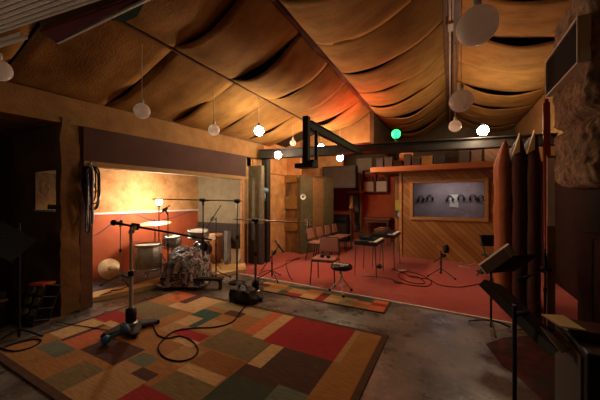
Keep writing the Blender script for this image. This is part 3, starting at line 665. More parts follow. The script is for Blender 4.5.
lumpy('brown_bag', (q.x - .18, q.y - .16, 1.2), (q.x - .06, q.y - .06, 1.68), .03, 'wood', post, (4, 3, 8), 5, 6, o_)
sh = thing('wall_shelf', 'dark wooden wall shelf frame at the back wall', 'shelf', (-2.0, 10.2, 1.8)); o_ = sh.location
a, b = W(366, 193, 10.7), W(394, 193, 10.9)
x0, x1 = a.x, b.x
MB(o_).box((x0, 10.1, 1.76), (x1, 10.4, 1.8)).build('board', 'wood_dark', sh, .004); MB(o_).box((x0, 10.1, 2.55), (x1, 10.4, 2.58)).build('board', 'wood_dark', sh, .004)
for xx in (x0, (x0 + x1) / 2, x1 - .03): MB(o_).box((xx, 10.1, 1.8), (xx + .03, 10.4, 2.55)).build('upright', 'wood_dark', sh, .004)
for k in range(2):
    xx = x0 + .05 + k * (x1 - x0) / 2
    single('white_box', MB().box((xx, 10.12, 1.8), (xx + (x1 - x0) / 2 - .1, 10.38, 2.16)).box((xx + .02, 10.11, 1.86), (xx + .08, 10.12, 2.1)), 'paper', ('left' if k == 0 else 'right') + ' white box on the high wall shelf', 'box', 'white boxes on the wall shelf', .01)
    for j in range(3):
        zz = 2.162; xa = xx + .06 + j * .11
        single('bottle', MB().lathe((xa, 10.25, zz), [(.001, 0), (.035, 0), (.035, .12), (.012, .17), (.012, .2), (.001, .2)], 12), 'wood_dark' if j % 2 else 'steel_dark', 'small dark bottle standing on a white box on the high shelf', 'bottle', 'bottles on the white boxes')
pl = MB(); a = W(365, 165, 10.6); pl.obox((a.x, 10.37, 2.75), (.28, 0, 0), (0, .015, 0), (0, 0, .3)); single('plywood_sheet', pl, 'grey_ply', 'pale plywood sheet high on the back wall above the shelf', 'board', bevel=.004)
# table
tb = thing('wooden_table', 'high wooden table against the red back wall', 'table', (-2.4, 9.9, 0)); o_ = tb.location
MB(o_).box((-2.62, 9.55, .84), (-1.75, 10.25, .89)).build('tabletop', 'brown_cloth', tb, .006)
MB(o_).box((-2.58, 9.6, .74), (-1.8, 10.2, .84)).build('apron', 'wood_dark', tb, .004)
for (a, b) in ((-2.57, 9.6), (-1.82, 9.6), (-2.57, 10.18), (-1.82, 10.18)): MB(o_).box((a - .025, b - .025, .012), (a + .025, b + .025, .76)).build('leg', 'wood_dark', tb, .004)
# amp
am = thing('guitar_amplifier', 'black amplifier stack standing by the red back wall', 'amplifier', (-3.5, 9.7, .012)); o_ = am.location
MB(o_).box((-3.95, 9.6, .012), (-3.2, 10.0, .72)).build('cabinet', 'black', am, .015); MB(o_).box((-3.9, 9.585, .06), (-3.25, 9.6, .66)).build('grille', 'dark_wall', am, .005)
hd_ = MB(o_).box((-3.92, 9.64, .72), (-3.23, 9.96, .98)).build('amplifier_head', 'black', am, .015); MB(o_).box((-3.85, 9.625, .76), (-3.3, 9.64, .86)).build('control_panel', 'steel_dark', hd_, .004)
# right of recess: pine post with posters
struct(MB().box((-1.42, 8.6, 0), (-1.19, 8.68, 2.2)).build('trim_24', 'pine_vertical'))
single('poster', MB().box((-1.41, 8.583, 1.05), (-1.2, 8.6, 1.5)), 'yellow_green', 'yellow green poster on the pine post left of the control room', 'poster')
single('poster', MB().box((-1.41, 8.572, 0.98), (-1.2, 8.582, 1.2)), 'poster_blue', 'pale blue and black poster below the yellow green one', 'poster')
# storage on top of the ledge
random.seed(3)
names = [('storage_box', 'box')]; xx = -1.7
cl = ['black', 'dark_wall', 'maroon', 'dark_wall', 'beam', 'burlap_dark', 'black', 'maroon', 'dark_wall', 'wood_dark']
sl = ['leftmost dark case stored on the orange wooden ledge', 'second stored box from the left on the wooden ledge', 'third stored box from the left on the wooden ledge', 'fourth stored box from the left on the wooden ledge', 'grey metal box stored on the middle of the ledge', 'rough brown box right of the grey metal one on the ledge', 'black case on the right half of the ledge', 'brown box right of the black case on the ledge', 'second box from the right end of the ledge', 'rightmost box stored on the wooden ledge']
for k in range(10):
    w = random.uniform(.16, .24); h = random.uniform(.14, .34)
    t = thing('storage_box', sl[k], 'box', (xx + w / 2, 7.55, 2.33), 'boxes stored on the wooden ledge')
    MB().box((-w / 2, -.12, 0), (w / 2, .14, h)).build('body', cl[k], t, .008); MB().box((-w / 2 - .006, -.126, h - .04), (w / 2 + .006, .146, h + .006)).build('lid', cl[k], t, .004)
    xx += w + .035
# headphones on control room wall
hl = ['leftmost', 'second from the left', 'third from the left', 'just right of the white notice', 'second from the right', 'rightmost']
for k, (px, py) in enumerate(((421, 200), (430, 199), (450, 200), (461, 199), (473, 199), (481, 200))):
    D = 9.42 / (.8829 + .4695 * (px - 300) / 282); c = W(px, py, D)
    t = thing('headphones', 'black headphones behind the control room glass, ' + hl[k], 'headphones', (c.x, 9.47, c.z), 'headphones hanging in the control room')
    MB().tube([(.07 * math.cos(a), -.01, .04 + .09 * math.sin(a)) for a in [pi * i / 10 for i in range(11)]], .011).build('headband', 'black', t)
    for sx in (-1, 1): MB().lathe((sx * .07, -.01, .02), [(.001, -.025), (.045, -.025), (.05, 0), (.045, .025), (.001, .025)], 14, (1, 0, 0)).build('ear_cup', 'black', t)
c = W(443, 200, 8.5); single('notice', MB().box((-.01, 9.485, 1.28), (.22, 9.5, 1.66)), 'paper', 'white paper notice seen through the control room window', 'notice')
c = W(487, 200, 8); 

# gobos along left of recess
for k, (m_, lab) in enumerate((('gobo_olive', 'dark olive padded board, nearest of three by the patched wall'), ('gobo_brown', 'brown middle padded board behind the chair row'), ('gobo_olive', 'dark olive padded board farthest behind the chair row'))):
    a = V((-3.60 + .13 * k, 6.82 + .50 * k, 0)); b = a + V((.13, .48, 0)); d = (b - a).normalized(); n_ = V((-d.y, d.x, 0))
    t = thing('padded_board', lab, 'panel', a, 'padded boards behind the chair row')
    MB(a).obox((a + b) / 2 + n_ * .05 + V((0, 0, 1.1)), (b - a) / 2 * .98, n_ * .05, (0, 0, 1.088)).build('board', m_, t, .02)
    MB(a).obox(a + (b - a) * .5 - n_ * .003 + V((0, 0, 2.17)), (b - a) / 2 * .985, n_ * .008, (0, 0, .03)).build('top_trim', 'wood_dark', t)
tr = V((-3.55, 6.55, 1.62))
rl_ = thing('clip_lamp', 'small clip lamp with white reflector on the padded board', 'lamp', (-3.5, 6.75, 1.58)); 
MB().lathe((0, 0, 0), [(.03, 0), (.075, .07), (.078, .07), (.033, -.005)], 18, (.5, -.8, .1)).build('reflector', 'white_plastic', rl_); MB().tube([(0, 0, 0), (-.06, .08, -.02), (-.12, .15, -.02)], .012).build('arm', 'black', rl_)
single('cap', MB().ball((-3.86, 5.5, 1.72), .085, 16, .8).lathe((-3.86, 5.46, 1.60), [(.03, .1), (.045, 0), (.03, -.12), (.001, -.13)], 12), 'blue_cloth', 'light blue cap hanging on the black corner post', 'cap')

# ------------------------------------------------------------------ drum kit
def drum(name, label, c, r, h, axis=(0, 0, 1), legs=True, shell='drum_shell', skin='drum_skin', floor=.088):
    t = thing(name, label, 'drum', (c[0], c[1], floor)); o_ = t.location; ax = V(axis).normalized(); c = V(c)
    MB(o_).lathe(c, [(r * .985, 0), (r, 0), (r, h), (r * .985, h)], 32, axis).build('shell', shell, t)
    MB(o_).lathe(c, [(.001, h * 1.0), (r * .98, h * 1.0)], 32, axis).build('drum_head', skin, t); MB(o_).lathe(c, [(.001, 0), (r * .98, 0)], 32, axis).build('drum_head', skin, t)
    for hh in (0, h): MB(o_).lathe(c, [(r, hh - .015), (r + .012, hh - .015), (r + .012, hh + .015), (r, hh + .015)], 32, axis).build('hoop', 'steel', t)
    u = ax.orthogonal().normalized(); w = ax.cross(u)
    for k in range(6):
        a = tau * k / 6; q = c + (u * math.cos(a) + w * math.sin(a)) * (r + .012)
        MB(o_).tube([q + ax * .01, q + ax * (h - .01)], .005, 6).tube([q + ax * (h / 2 - .03), q + ax * (h / 2 + .03)], .013, 6).build('lug', 'steel', t)
    if legs:
        for k in range(3):
            a = tau * k / 3 + .5; q = c + V((math.cos(a), math.sin(a), 0)) * (r + .02)
            MB(o_).tube([(q.x, q.y, c.z + h * .6), (q.x, q.y, floor)], .007, 6).build('leg', 'steel', t)
    return t
c = W(148, 268, 4.95); drum('floor_tom', 'silver grey floor tom drum at the left of the drum kit', (c.x, c.y, .30), .21, .42)
bc = W(184, 265, 5.25)
drum('bass_drum', 'large bass drum lying under the patchwork quilt', (bc.x - .1, bc.y + .05, .36), .25, .38, (.75, -.6, 0), False, floor=.088)
def tom(px, py, D, r, h, lab, ax=(.15, -.1, 1)):
    c = W(px, py, D); t = drum('tom_drum', lab, c, r, h, ax, False); o_ = t.location
    MB(o_).tube([c, (c.x, c.y, .088)], .012).build('stand_post', 'steel', t)
    for k in range(3):
        a = k * tau / 3 + .3; MB(o_).tube([(c.x, c.y, .3), (c.x + .22 * math.cos(a), c.y + .22 * math.sin(a), .095)], .008, 6).build('leg', 'steel', t)
tom(172, 246, 5.35, .15, .2, 'silver rack tom drum behind the quilt'); tom(198, 237, 5.25, .17, .12, 'shallow silver snare drum right of the rack tom')
def cym_prof(r):
    return [(.001, .030), (.02, .028), (.035, .018), (.042, .012)] + [(.042 + (r - .042) * k / 16, .012 - .02 * (k / 16) ** 1.5 + (.0016 if k % 2 else 0)) for k in range(1, 17)] + [(r, -.011), (.05, .008), (.02, .024), (.001, .026)]
def cymbal(px, py, D, r, lab, ax, foot=None):
    c = W(px, py, D); t = thing('cymbal', lab, 'cymbal', (c.x, c.y, .088)); o_ = t.location
    MB(o_).lathe(c, cym_prof(r), 36, ax).build('plate', 'brass', t)
    MB(o_).tube([c + V((0, 0, .08)), (c.x, c.y, .2)], .010).build('stand_post', 'steel_dark', t)
    for k in range(3):
        a = k * tau / 3 + 1; MB(o_).tube([(c.x, c.y, .42), (c.x + .26 * math.cos(a), c.y + .26 * math.sin(a), .095)], .008, 6).build('leg', 'steel_dark', t)
cymbal(155, 223, 5.45, .29, 'large ride cymbal on a stand above the floor tom', (.04, -.09, 1)); 
cymbal(208, 238, 5.65, .16, 'small cymbal on a stand at the right of the drum kit', (.1, -.15, 1))
c = W(110, 264, 5.05); t = thing('spare_cymbal', 'brass cymbal leaning on the red booth wall at floor level', 'cymbal', (c.x, c.y, .088)); o_ = t.location; r = .19
ax_ = V((.9, -.08, .42)); cc = V((c.x, c.y, .27))
MB(o_).lathe(cc, cym_prof(r), 36, ax_).build('plate', 'brass', t)
# quilt
qc = W(187, 270, 5.0); mb = MB((qc.x, qc.y, .0)); n = 46; vs = []; fs = []
for j in range(n + 1):
    for i in range(n + 1):
        u, v = i / n * 2 - 1, j / n * 2 - 1
        p = Rt * (u * .41) + Fw * (v * .36); rr = math.sqrt((u / 1.0) ** 2 + (v / 1.0) ** 2)
        hgt = .52 * max(0, 1 - rr ** 2.6) ** .7 if rr < 1 else 0
        wr = noise.noise(V((u * 4, v * 4, 1))) * .11 + abs(noise.noise(V((u * 9, v * 3, 5)))) * .09 + noise.noise(V((u * 14, v * 12, 2))) * .03
        base = .03 if v < 0 and abs(u) < 2 else .1
        q = V((qc.x + p.x * (1 + wr), qc.y + p.y * (1 + wr), base + hgt + wr * (.7 if hgt > .1 else .25) + .035)); q.z = max(q.z, .1 if q.x < -4.25 else .02)
        vs.append(q)
fs = [(j * (n + 1) + i, j * (n + 1) + i + 1, (j + 1) * (n + 1) + i + 1, (j + 1) * (n + 1) + i) for j in range(n) for i in range(n)]
o = mb.add(vs, fs, True).build('patchwork_quilt', 'quilt'); o.location = (qc.x, qc.y, 0); tag(o, 'rumpled patchwork quilt of white, blue and red draped over the bass drum', 'quilt'); md = o.modifiers.new('t', 'SOLIDIFY'); md.thickness = .012
# low black bench
lb = thing('low_bench', 'low black bench bar lying in front of the quilt covered drum', 'bench', W(192, 285, 4.75)); lb.location.z = 0; o_ = lb.location
a, b = FL(162, 278, .17), FL(223, 279, .17)
MB(o_).obox((a + b) / 2, (b - a) / 2, Fw * .07, (0, 0, .018)).build('top', 'black', lb, .006)
for q in (a.lerp(b, .04), a.lerp(b, .96)): MB(o_).obox((q.x, q.y, .077), Rt * .018, Fw * .05, (0, 0, .077)).build('leg', 'black', lb, .004)
# woods in the booth
cj = thing('wooden_drum', 'tall orange wooden hand drum standing at the far booth wall', 'drum', W(216, 262, 6.4)); cj.location.z = .08
MB().lathe((0, 0, 0), [(.001, 0), (.11, 0), (.125, .3), (.14, .6), (.14, .64), (.001, .64)], 16).build('body', 'wood_orange', cj); MB().lathe((0, 0, 0), [(.145, .58), (.15, .58), (.15, .645), (.145, .66), (.001, .66)], 24).build('head', 'tan_skin', cj)
hdm = thing('frame_drum', 'round tan frame drum standing on edge beside the wooden hand drum', 'drum', W(204, 258, 6.1)); hdm.location.z = .08
MB().lathe((0, 0, .18), [(.001, .03), (.17, .03)], 28, (.5, -.85, .15)).build('skin', 'tan_skin', hdm); MB().lathe((0, 0, .18), [(.165, -.03), (.178, -.03), (.178, .035), (.165, .035)], 28, (.5, -.85, .15)).build('hoop', 'wood_dark', hdm)
pb = MB(); a = W(235, 262, 6.35); pb.obox((a.x, a.y, .245), Rt * .13, V((0, 0, .0)) + Fw * .008, V((0.03, 0.03, .155))); single('white_card', pb, 'paper', 'white card leaning at the far end of the booth', 'card')
lumpy_o = lumpy('gig_bag', (-4.42, 4.72, .08), (-4.32, 4.84, .80), .03, 'steel_base2', None, (4, 4, 14), 4, 6); tag(lumpy_o, 'grey upright padded bag beside the wooden hand drum', 'bag')
pd = thing('black_tom', 'black drum at the right of the quilt behind the boom stand', 'drum', W(203, 270, 5.8)); pd.location.z = .08
MB().lathe((0, 0, .42), [(.001, -.14), (.15, -.14), (.15, .14), (.001, .14)], 24, (.4, -.8, .25)).build('shell', 'black_gloss', pd); MB().lathe((0, 0, .42), [(.15, .13), (.158, .13), (.158, .15), (.15, .15)], 24, (.4, -.8, .25)).build('hoop', 'steel', pd)
for k in range(3): a = k * tau / 3; MB().tube([(0, 0, .35), (.18 * math.cos(a), .18 * math.sin(a), .01)], .008, 6).build('leg', 'steel_dark', pd)
# booth work light on a stand
p = W(159, 202, 5.5); t = thing('bulb_lamp', 'glaring bare bulb on a thin stand in front of the booth wall', 'lamp', (p.x, p.y, .088)); o_ = t.location
MB(o_).ball(p, .055).build('bulb', 'bulb_booth', t); MB(o_).tube([p + V((0, 0, -.055)), (p.x, p.y, .3)], .01).lathe(p + V((0, 0, -.11)), [(.012, 0), (.026, .01), (.026, .06), (.02, .065)], 12).build('stand_pole', 'black', t)
for k in range(3): a = k * tau / 3 + .4; MB(o_).tube([(p.x, p.y, .5), (p.x + .28 * math.cos(a), p.y + .28 * math.sin(a), .1)], .009, 6).build('leg', 'black', t)

# ------------------------------------------------------------------ microphone stands
def boom_stand(label, foot, top, b0, b1, base='tripod', r=.012, mic=True, floor=0.0, polem='steel_dark', boomm='black', name='microphone_stand'):
    t = thing(name, label, 'microphone stand', (foot.x, foot.y, floor)); o_ = t.location; ft = V((foot.x, foot.y, floor))
    topv = V((foot.x, foot.y, top))
    MB(o_).tube([ft + V((0, 0, .05)), ft.lerp(topv, .55)], r * 1.25, 10).build('lower_pole', polem, t)
    MB(o_).tube([ft.lerp(topv, .5), topv], r * .85, 10).build('upper_pole', polem, t)
    MB(o_).tube([ft.lerp(topv, .53), ft.lerp(topv, .58)], r * 1.8, 10).build('clutch', 'black', t)
    if base == 'tripod':
        for k in range(3):
            a = k * tau / 3 + foot.x * 3; e = ft + V((math.cos(a) * .27, math.sin(a) * .27, .015))
            l = MB(o_).tube([ft + V((0, 0, .16)), e], .009, 8).build('leg', 'black', t); MB(o_).ball(e, .018, 10).build('rubber_foot', 'rubber', l)
    elif base == 'round':
        MB(o_).lathe(ft, [(.001, 0), (.15, 0), (.155, .015), (.05, .035), (.02, .06), (.001, .06)], 26).build('base_plate', 'black', t)
    elif base == 'caster':
        mb = MB(o_)
        for k in range(3):
            d = ((FL(*[(155, 325), (139, 351), (101, 340)][k]) - FL(131, 330)) if foot.x < -2.2 and foot.y < 2.9 else (FL(*[(268, 284), (262, 303), (243, 291)][k]) - FL(255.5, 296))); d.z = 0; d.normalize(); pr = V((-d.y, d.x, 0))
            mb.add([ft + pr * .13 + V((0, 0, .05)), ft - pr * .13 + V((0, 0, .05)), ft + d * .27 - pr * .045 + V((0, 0, .035)), ft + d * .27 + pr * .045 + V((0, 0, .035)),
                    ft + pr * .11 + V((0, 0, .09)), ft - pr * .11 + V((0, 0, .09)), ft + d * .27 - pr * .038 + V((0, 0, .06)), ft + d * .27 + pr * .038 + V((0, 0, .06))],
                   [(3, 2, 1, 0), (4, 5, 6, 7), (0, 1, 5, 4), (1, 2, 6, 5), (2, 3, 7, 6), (3, 0, 4, 7)])
            e = ft + d * .27; w = MB(o_).lathe(e + V((0, 0, .03)), [(.001, -.018), (.026, -.018), (.03, 0), (.026, .018), (.001, .018)], 14, pr + d * .4).build('caster', 'rubber', t)
        mb.build('base', 'gobo_olive' if False else 'steel_base', t, .01)
        MB(o_).lathe(ft, [(.001, .08), (.075, .08), (.07, .095), (.001, .1)], 20).build('collar_ring', 'steel', t)
        MB(o_).lathe(ft, [(.05, .1), (.06, .12), (.055, .16), (.06, .17), (.055, .25), (.02, .26)], 16).build('counterweight', 'black', t)
    b0, b1 = V(b0), V(b1)
    MB(o_).tube([b0, b1], r * .75, 8).build('boom', boomm, t)
    # clutch where the pole meets the boom
    d = (b1 - b0).normalized(); s = max(0, min((b1 - b0).length, (topv - b0).dot(d))); q = b0 + d * s
    MB(o_).tube([q - d * .045, q + d * .045], r * 2.3, 10).tube([topv - V((0, 0, .05)), q], r * 1.6, 10).lathe(q, [(.001, -.05), (.022, -.05), (.022, .05), (.001, .05)], 10, Fw).build('boom_clamp', 'black', t)
    if mic:
        mc = MB(o_).tube([b0 + d * .02, b0 - d * .10], [.014, .022], 12).build('microphone', 'black', t); MB(o_).ball(b0 - d * .11, .036, 14).build('windscreen', 'rubber', mc)
    return t
mat('steel_base', (.04, .033, .026), .75, (.07, .058, .045), 12, spec=.15)
fA = FL(131, 330)
boom_stand('tall microphone stand on a heavy wheeled base standing on the patchwork rug', fA, 1.18, W(124, 224.5, 3.42), W(212, 240, 3.75), 'caster', .018, polem='conduit')
db = thing('dumbbell', 'small blue dumbbell lying on the wheeled base of the stand on the rug', 'dumbbell', FL(116, 345, .04)); db.location.z = .014
a, b = V((-.075, -.07, .12)), V((.03, .09, .12)); o_ = V((0, 0, 0)); d = (b - a).normalized()
q0 = W(106, 340, 2.90); q1 = W(125, 329, 2.97); db.location = (q0 + q1) / 2; a = q0 - db.location; b = q1 - db.location; d = (b - a).normalized()
MB().tube([a, b], .016, 10).build('handle', 'blue_paint', db)
for q in (a, b): MB().lathe(q, [(.001, -.035), (.036, -.035), (.044, -.015), (.044, .015), (.036, .035), (.001, .035)], 8, d).build('weight', 'blue_paint', db)
fC = FL(237, 283); boom_stand('boom stand on a round base at the booth corner, long high boom', fC, 1.49, W(152, 199, 5.1), W(243, 201, 5.1), 'round', .015, mic=False, boomm='steel_dark')
fB = FL(203, 284); boom_stand('black boom stand in front of the drum kit, right of the quilt', fB, 1.46, W(199, 200, 4.98), W(209, 200.5, 5.0), 'tripod', .013, mic=False, polem='black')
fD = FL(255.5, 296); boom_stand('boom stand on a wheeled base beside the black case, boom reaching right', fD, 1.19, W(306, 223, 4.45), W(233, 219, 4.35), 'caster', .015, mic=False, boomm='steel')
# spidery shock mount at the end of that boom
p = W(308, 222, 4.45); t = thing('condenser_microphone', 'silver condenser microphone in a spidery shock mount at the boom end', 'microphone', p)
MB().tube([(0, 0, -.08), (0, 0, .06)], .02, 12).build('body', 'steel', t)
w = MB(); w.tube([(.05 * math.cos(a), .05 * math.sin(a), .03) for a in [tau * i / 14 for i in range(14)]], .004, 6, True).tube([(.05 * math.cos(a), .05 * math.sin(a), -.04) for a in [tau * i / 14 for i in range(14)]], .004, 6, True)
for k in range(8): a = tau * k / 8; w.tube([(.05 * math.cos(a), .05 * math.sin(a), .03 if k % 2 else -.04), (.03 * math.cos(a + .4), .03 * math.sin(a + .4), -.04 if k % 2 else .03)], .003, 5)
w.tube([(.0, 0, .03), (.03, .02, .12)], .004, 5); w.build('shock_mount', 'steel', t)
fE = FL(216, 275, .08); boom_stand('thin short black stand behind the low bench', fE, 1.18, W(204, 232, 5.5), W(221, 205, 5.75), 'tripod', .010, mic=True, floor=.0, polem='black')
fF = FL(272, 279); boom_stand('short microphone stand with a silver microphone at the carpet edge', fF, .55, W(279, 246, 5.3), W(261, 271, 5.4), 'tripod', .012, mic=False, polem='black')
p = W(280, 247, 5.25); t = thing('silver_microphone', 'silver grey microphone tilted on the short stand at the carpet edge', 'microphone', p)
dd = Rt * .075 + V((0, 0, -.11)); MB().tube([-dd, dd * .95], [.024, .02], 14).build('body', 'steel_dark', t); MB().tube([-dd * 1.15, -dd * .5], .027, 14).build('grille', 'steel', t)
fG = FL(441, 277); boom_stand('short black microphone stand on the red carpet before the pine wall', fG, .52, W(445, 255, 5.5), W(434, 262, 5.45), 'tripod', .011, mic=False, floor=.012, polem='black')
p = W(446, 248, 5.5); single('kick_microphone', MB().tube([p + V((0, 0, -.09)), p + V((0, 0, .02)), p + V((0, 0, .07))], [.05, .06, .035], 14), 'black', 'bulky black microphone on the short stand before the pine wall', 'microphone')
fH = FL(168, 287); boom_stand('thin dark stand rising in front of the floor tom and quilt', fH, 1.30, W(160, 214, 4.75), W(170, 205, 4.8), 'tripod', .009, mic=False, polem='black')
fI = FL(120.5, 284, .08); boom_stand('pale thin microphone stand inside the booth beside the leaning cymbal', fI, 1.1, W(119, 224, 4.8), W(122, 220, 4.8), 'tripod', .011, mic=False, floor=.08, polem='steel')

# black case on the floor
p = FL(243, 303); t = thing('equipment_case', 'soft black equipment bag on the black floor at the rug edge', 'bag', (p.x, p.y, 0)); 
lumpy('body', (-.17, -.08, .0), (.17, .12, .20), .06, 'black', t, (10, 8, 8), 1, 7); MB().tube([(-.08, 0, .2), (-.05, 0, .27), (.05, 0, .27), (.08, 0, .2)], .012).build('handle', 'black_gloss', t)

# ------------------------------------------------------------------ music stands at right
def music_stand(label, foot, top, c, ux, uz, w, h, m='black', base=True, r=.012):
    t = thing('music_stand', label, 'music stand', (foot.x, foot.y, 0)); o_ = t.location; ft = V((foot.x, foot.y, 0))
    MB(o_).tube([ft + V((0, 0, .02)), V((foot.x, foot.y, top))], r, 10).build('pole', 'black', t)
    for k in range(3):
        a = k * tau / 3 + .6; e = ft + V((math.cos(a) * .24, math.sin(a) * .24, .012)); MB(o_).tube([ft + V((0, 0, .10)), ft + V((math.cos(a) * .1, math.sin(a) * .1, .075)), e], .011, 8).build('leg', 'black', t)
    ux, uz = V(ux).normalized(), V(uz).normalized(); n = ux.cross(uz).normalized(); c = V(c)
    MB(o_).obox(c, ux * w / 2, n * .004, uz * h / 2).build('desk', m, t, .002)
    MB(o_).obox(c - uz * h / 2 - n * .03, ux * w / 2, n * .03, uz * .004).build('ledge', m, t, .002)
    MB(o_).tube([V((foot.x, foot.y, top - .06)), c + n * .01], .014, 8).build('bracket', 'black', t)
    return t
f1 = FL(491, 329)
c1 = W(510, 264, 3.3)
music_stand('black music stand in front of the padded panels with an open tray', f1, .74, c1, Rt + V((0, 0, .0)) + Fw * .25, Rt * .9 + V((0, 0, .75)) - Fw * .2, .5, .34)
p = W(497, 259, 3.12); mb = MB(p); u = (Rt * .85 + V((0, 0, .62))).normalized(); n_ = Fw * -1; w_ = u.cross(n_).normalized()
o = mb.obox(p, u * .20, w_ * .065, n_ * .02).build('sheet_music_folder', 'silver_card', None, .004); o.location = p; tag(o, 'silver grey binder tilted on the tray of the music stand', 'binder')
for k in (-.16, -.13): MB().obox(-u * (k) + n_ * .023, u * .006, w_ * .065, n_ * .003).build('spine_line', 'paper', o)
f2 = V((.50, 1.66, 0)); f2 = W(514.5, 300, 1.72); f2.z = 0
c2 = W(528, 314, 1.9)
a_, b_, c_, d_ = W(482, 279, 2.15), W(506, 287, 2.3), W(573, 350, 1.95), W(556, 352, 1.62)
music_stand('nearest black music stand, its wide desk seen from behind and edge on', f2, .86, (a_ + b_ + c_ + d_) / 4, (c_ + d_ - a_ - b_), (b_ + c_ - a_ - d_) , .56, .34, 'gobo_olive' if False else 'stand_dark' if 'stand_dark' in M else mat('stand_dark', (.03, .028, .024), .35).name)
p = W(557, 340, 1.75); mb = MB(); mb.add([W(540, 326, 1.8), W(572, 347, 1.75), W(561, 353, 1.66), W(540, 326, 1.8) + V((0, 0, -.004)), W(572, 347, 1.75) + V((0, 0, -.004)), W(561, 353, 1.66) + V((0, 0, -.004))], [(0, 1, 2), (5, 4, 3), (0, 3, 4, 1), (1, 4, 5, 2), (2, 5, 3, 0)])
single('sheet_music', mb, 'silver_card', 'corner of a pale sheet of music sticking out of the nearest stand', 'paper')
f3 = FL(530, 318)
boom_stand('dark thin microphone stand in the shadow behind the music stands', W(545, 300, 3.0) * 1, .98, W(527, 277, 2.85), W(556, 265, 3.1), 'tripod', .009, mic=True, polem='black')
# amplifier box bottom right
t = thing('bass_amplifier', 'black speaker cabinet with grey front at the lower right corner', 'amplifier', (.95, 2.4, 0), None, -.0); o_ = t.location
MB(o_).box((.66, 2.1, .01), (1.28, 2.62, .66)).build('cabinet', 'black', t, .015); MB(o_).box((.648, 2.14, .05), (.66, 2.58, .62)).build('grille', 'dark_grille' if 'dark_grille' in M else mat('dark_grille', (.06, .058, .05), .8, bump=.3, bscale=300).name, t, .004)
MB(o_).tube([(.85, 2.3, .66), (.88, 2.3, .70), (1.05, 2.3, .70), (1.08, 2.3, .66)], .012).build('handle', 'black_gloss', t)
a, b, c, d = W(542, 315, 1.98), W(563, 315, 2.08), W(585, 329, 1.95), W(560, 330, 1.8)
pp = [(FL(541, 315, .715)), FL(563, 316, .715), FL(586, 331, .715), FL(560, 327, .715)]
single('magazine', MB().prism([(q.x, q.y) for q in pp], .712, .722), 'paper_print', 'open yellowish printed sheet lying on top of the lower right cabinet', 'magazine')
pp = [FL(543, 308, .705), FL(566, 314, .705), FL(578, 331, .705), FL(545, 320, .705)]
single('notebook', MB().box((.68, 2.30, .665), (.86, 2.5, .71)), 'gobo_dark', 'dark notebook under the yellowish sheet on the lower right cabinet', 'book', bevel=.004)
t = thing('black_stool', 'black low stool in the shadow beyond the lower right cabinet', 'stool', (1.05, 3.0, .0)); MB().lathe((0, 0, 0), [(.001, .42), (.17, .42), (.18, .45), (.17, .48), (.001, .485)], 20).build('seat', 'black', t)
for k in range(4): a = k * pi / 2 + .4; MB().tube([(.1 * math.cos(a), .1 * math.sin(a), .43), (.18 * math.cos(a), .18 * math.sin(a), 0)], .012).build('leg', 'black', t)

# ------------------------------------------------------------------ left side
c = (-4.40, 2.05)
cb_ = thing('cable_coils', 'coils of black cable hanging on the end of the partition', 'cable', (-4.37, 2.05, 1.98), None)
random.seed(4)
for k in range(11):
    zt = 1.97 - random.uniform(0, .03); L_ = random.uniform(.32, .62) if k < 8 else random.uniform(.7, .95); wd = random.uniform(.05, .10); yo = 2.05 + random.uniform(-.03, .05); xo = -4.37 + random.uniform(0, .06)
    pts = [(xo + .02 * math.sin(3 * a), yo + wd * math.sin(a) * (1 if k < 8 else .5), zt - L_ / 2 + L_ / 2 * math.cos(a)) for a in [tau * i / 28 for i in range(28)]]
    MB(cb_.location).tube(pts, .009, 6, True).build('coil', 'black' if k < 9 else ('sky_cable' if k == 9 else 'white_plastic'), cb_)
MB(cb_.location).tube([(-4.44, 2.05, 2.0), (-4.31, 2.05, 1.99), (-4.30, 2.05, 2.03)], .01).build('hook', 'steel_dark', cb_)
pr = W(55, 310, 3.55)
rk = thing('wire_crate', 'black wire crate with pale round discs leaning by the partition foot', 'crate', (-4.55, 1.5, 0), None, .25); 
fr_ = MB(); tl = V((0, .12, .40)); 
def RP(u, v, w): return V((u * .42 - .21, v * .16 - .1 + w * .14, .02 + w * .38 - v * .05 + .06))
for u in (0, 1):
    for v in (0, 1): fr_.tube([RP(u, v, 0), RP(u, v, 1)], .01, 6)
for w in (0, .33, .66, 1):
    for v in (0, 1): fr_.tube([RP(0, v, w), RP(1, v, w)], .01, 6)
    for u in (0, 1): fr_.tube([RP(u, 0, w), RP(u, 1, w)], .01, 6)
for u in (.25, .5, .75): fr_.tube([RP(u, 0, 0), RP(u, 0, 1)], .008, 6)
fr_.build('wire_frame', 'black', rk)
for i in range(3):
    for j in range(2): MB().lathe(RP(.3 + .35 * j, .4, .2 + .3 * i), [(.001, -.008), (.05, -.008), (.05, .008), (.001, .008)], 16, (0.1, -.9, .35)).build('disc', 'beige', rk)
MB().obox(RP(.7, .2, 1.03), (.12, 0, 0), (0, .07, 0), (0, .01, .012)).build('red_cover', 'red_wall', rk)
MB().box((-.2, -.1, 0), (.2, .08, .05)).build('base', 'black', rk, .005)
f = W(19, 300, 3.05); f.z = 0
music_stand('dark music stand in the shadow at the left edge', f, 1.25, W(0, 238, 2.9), Rt * 1 + Fw * .3 + V((0, 0, -.75)), V((0, 0, 1)) + Fw * .8 + Rt * .6, .5, .28, 'black', True, .014)
random.seed(8)
dk2 = thing('road_case', 'dark road case in the shadow at the far left', 'case', (-4.9, 1.2, 0)); MB().box((-.45, -.3, 0), (.25, .12, .42)).build('body', 'black', dk2, .01); MB().box((-.46, -.31, .3), (.26, .13, .33)).build('edge_band', 'steel_dark', dk2)
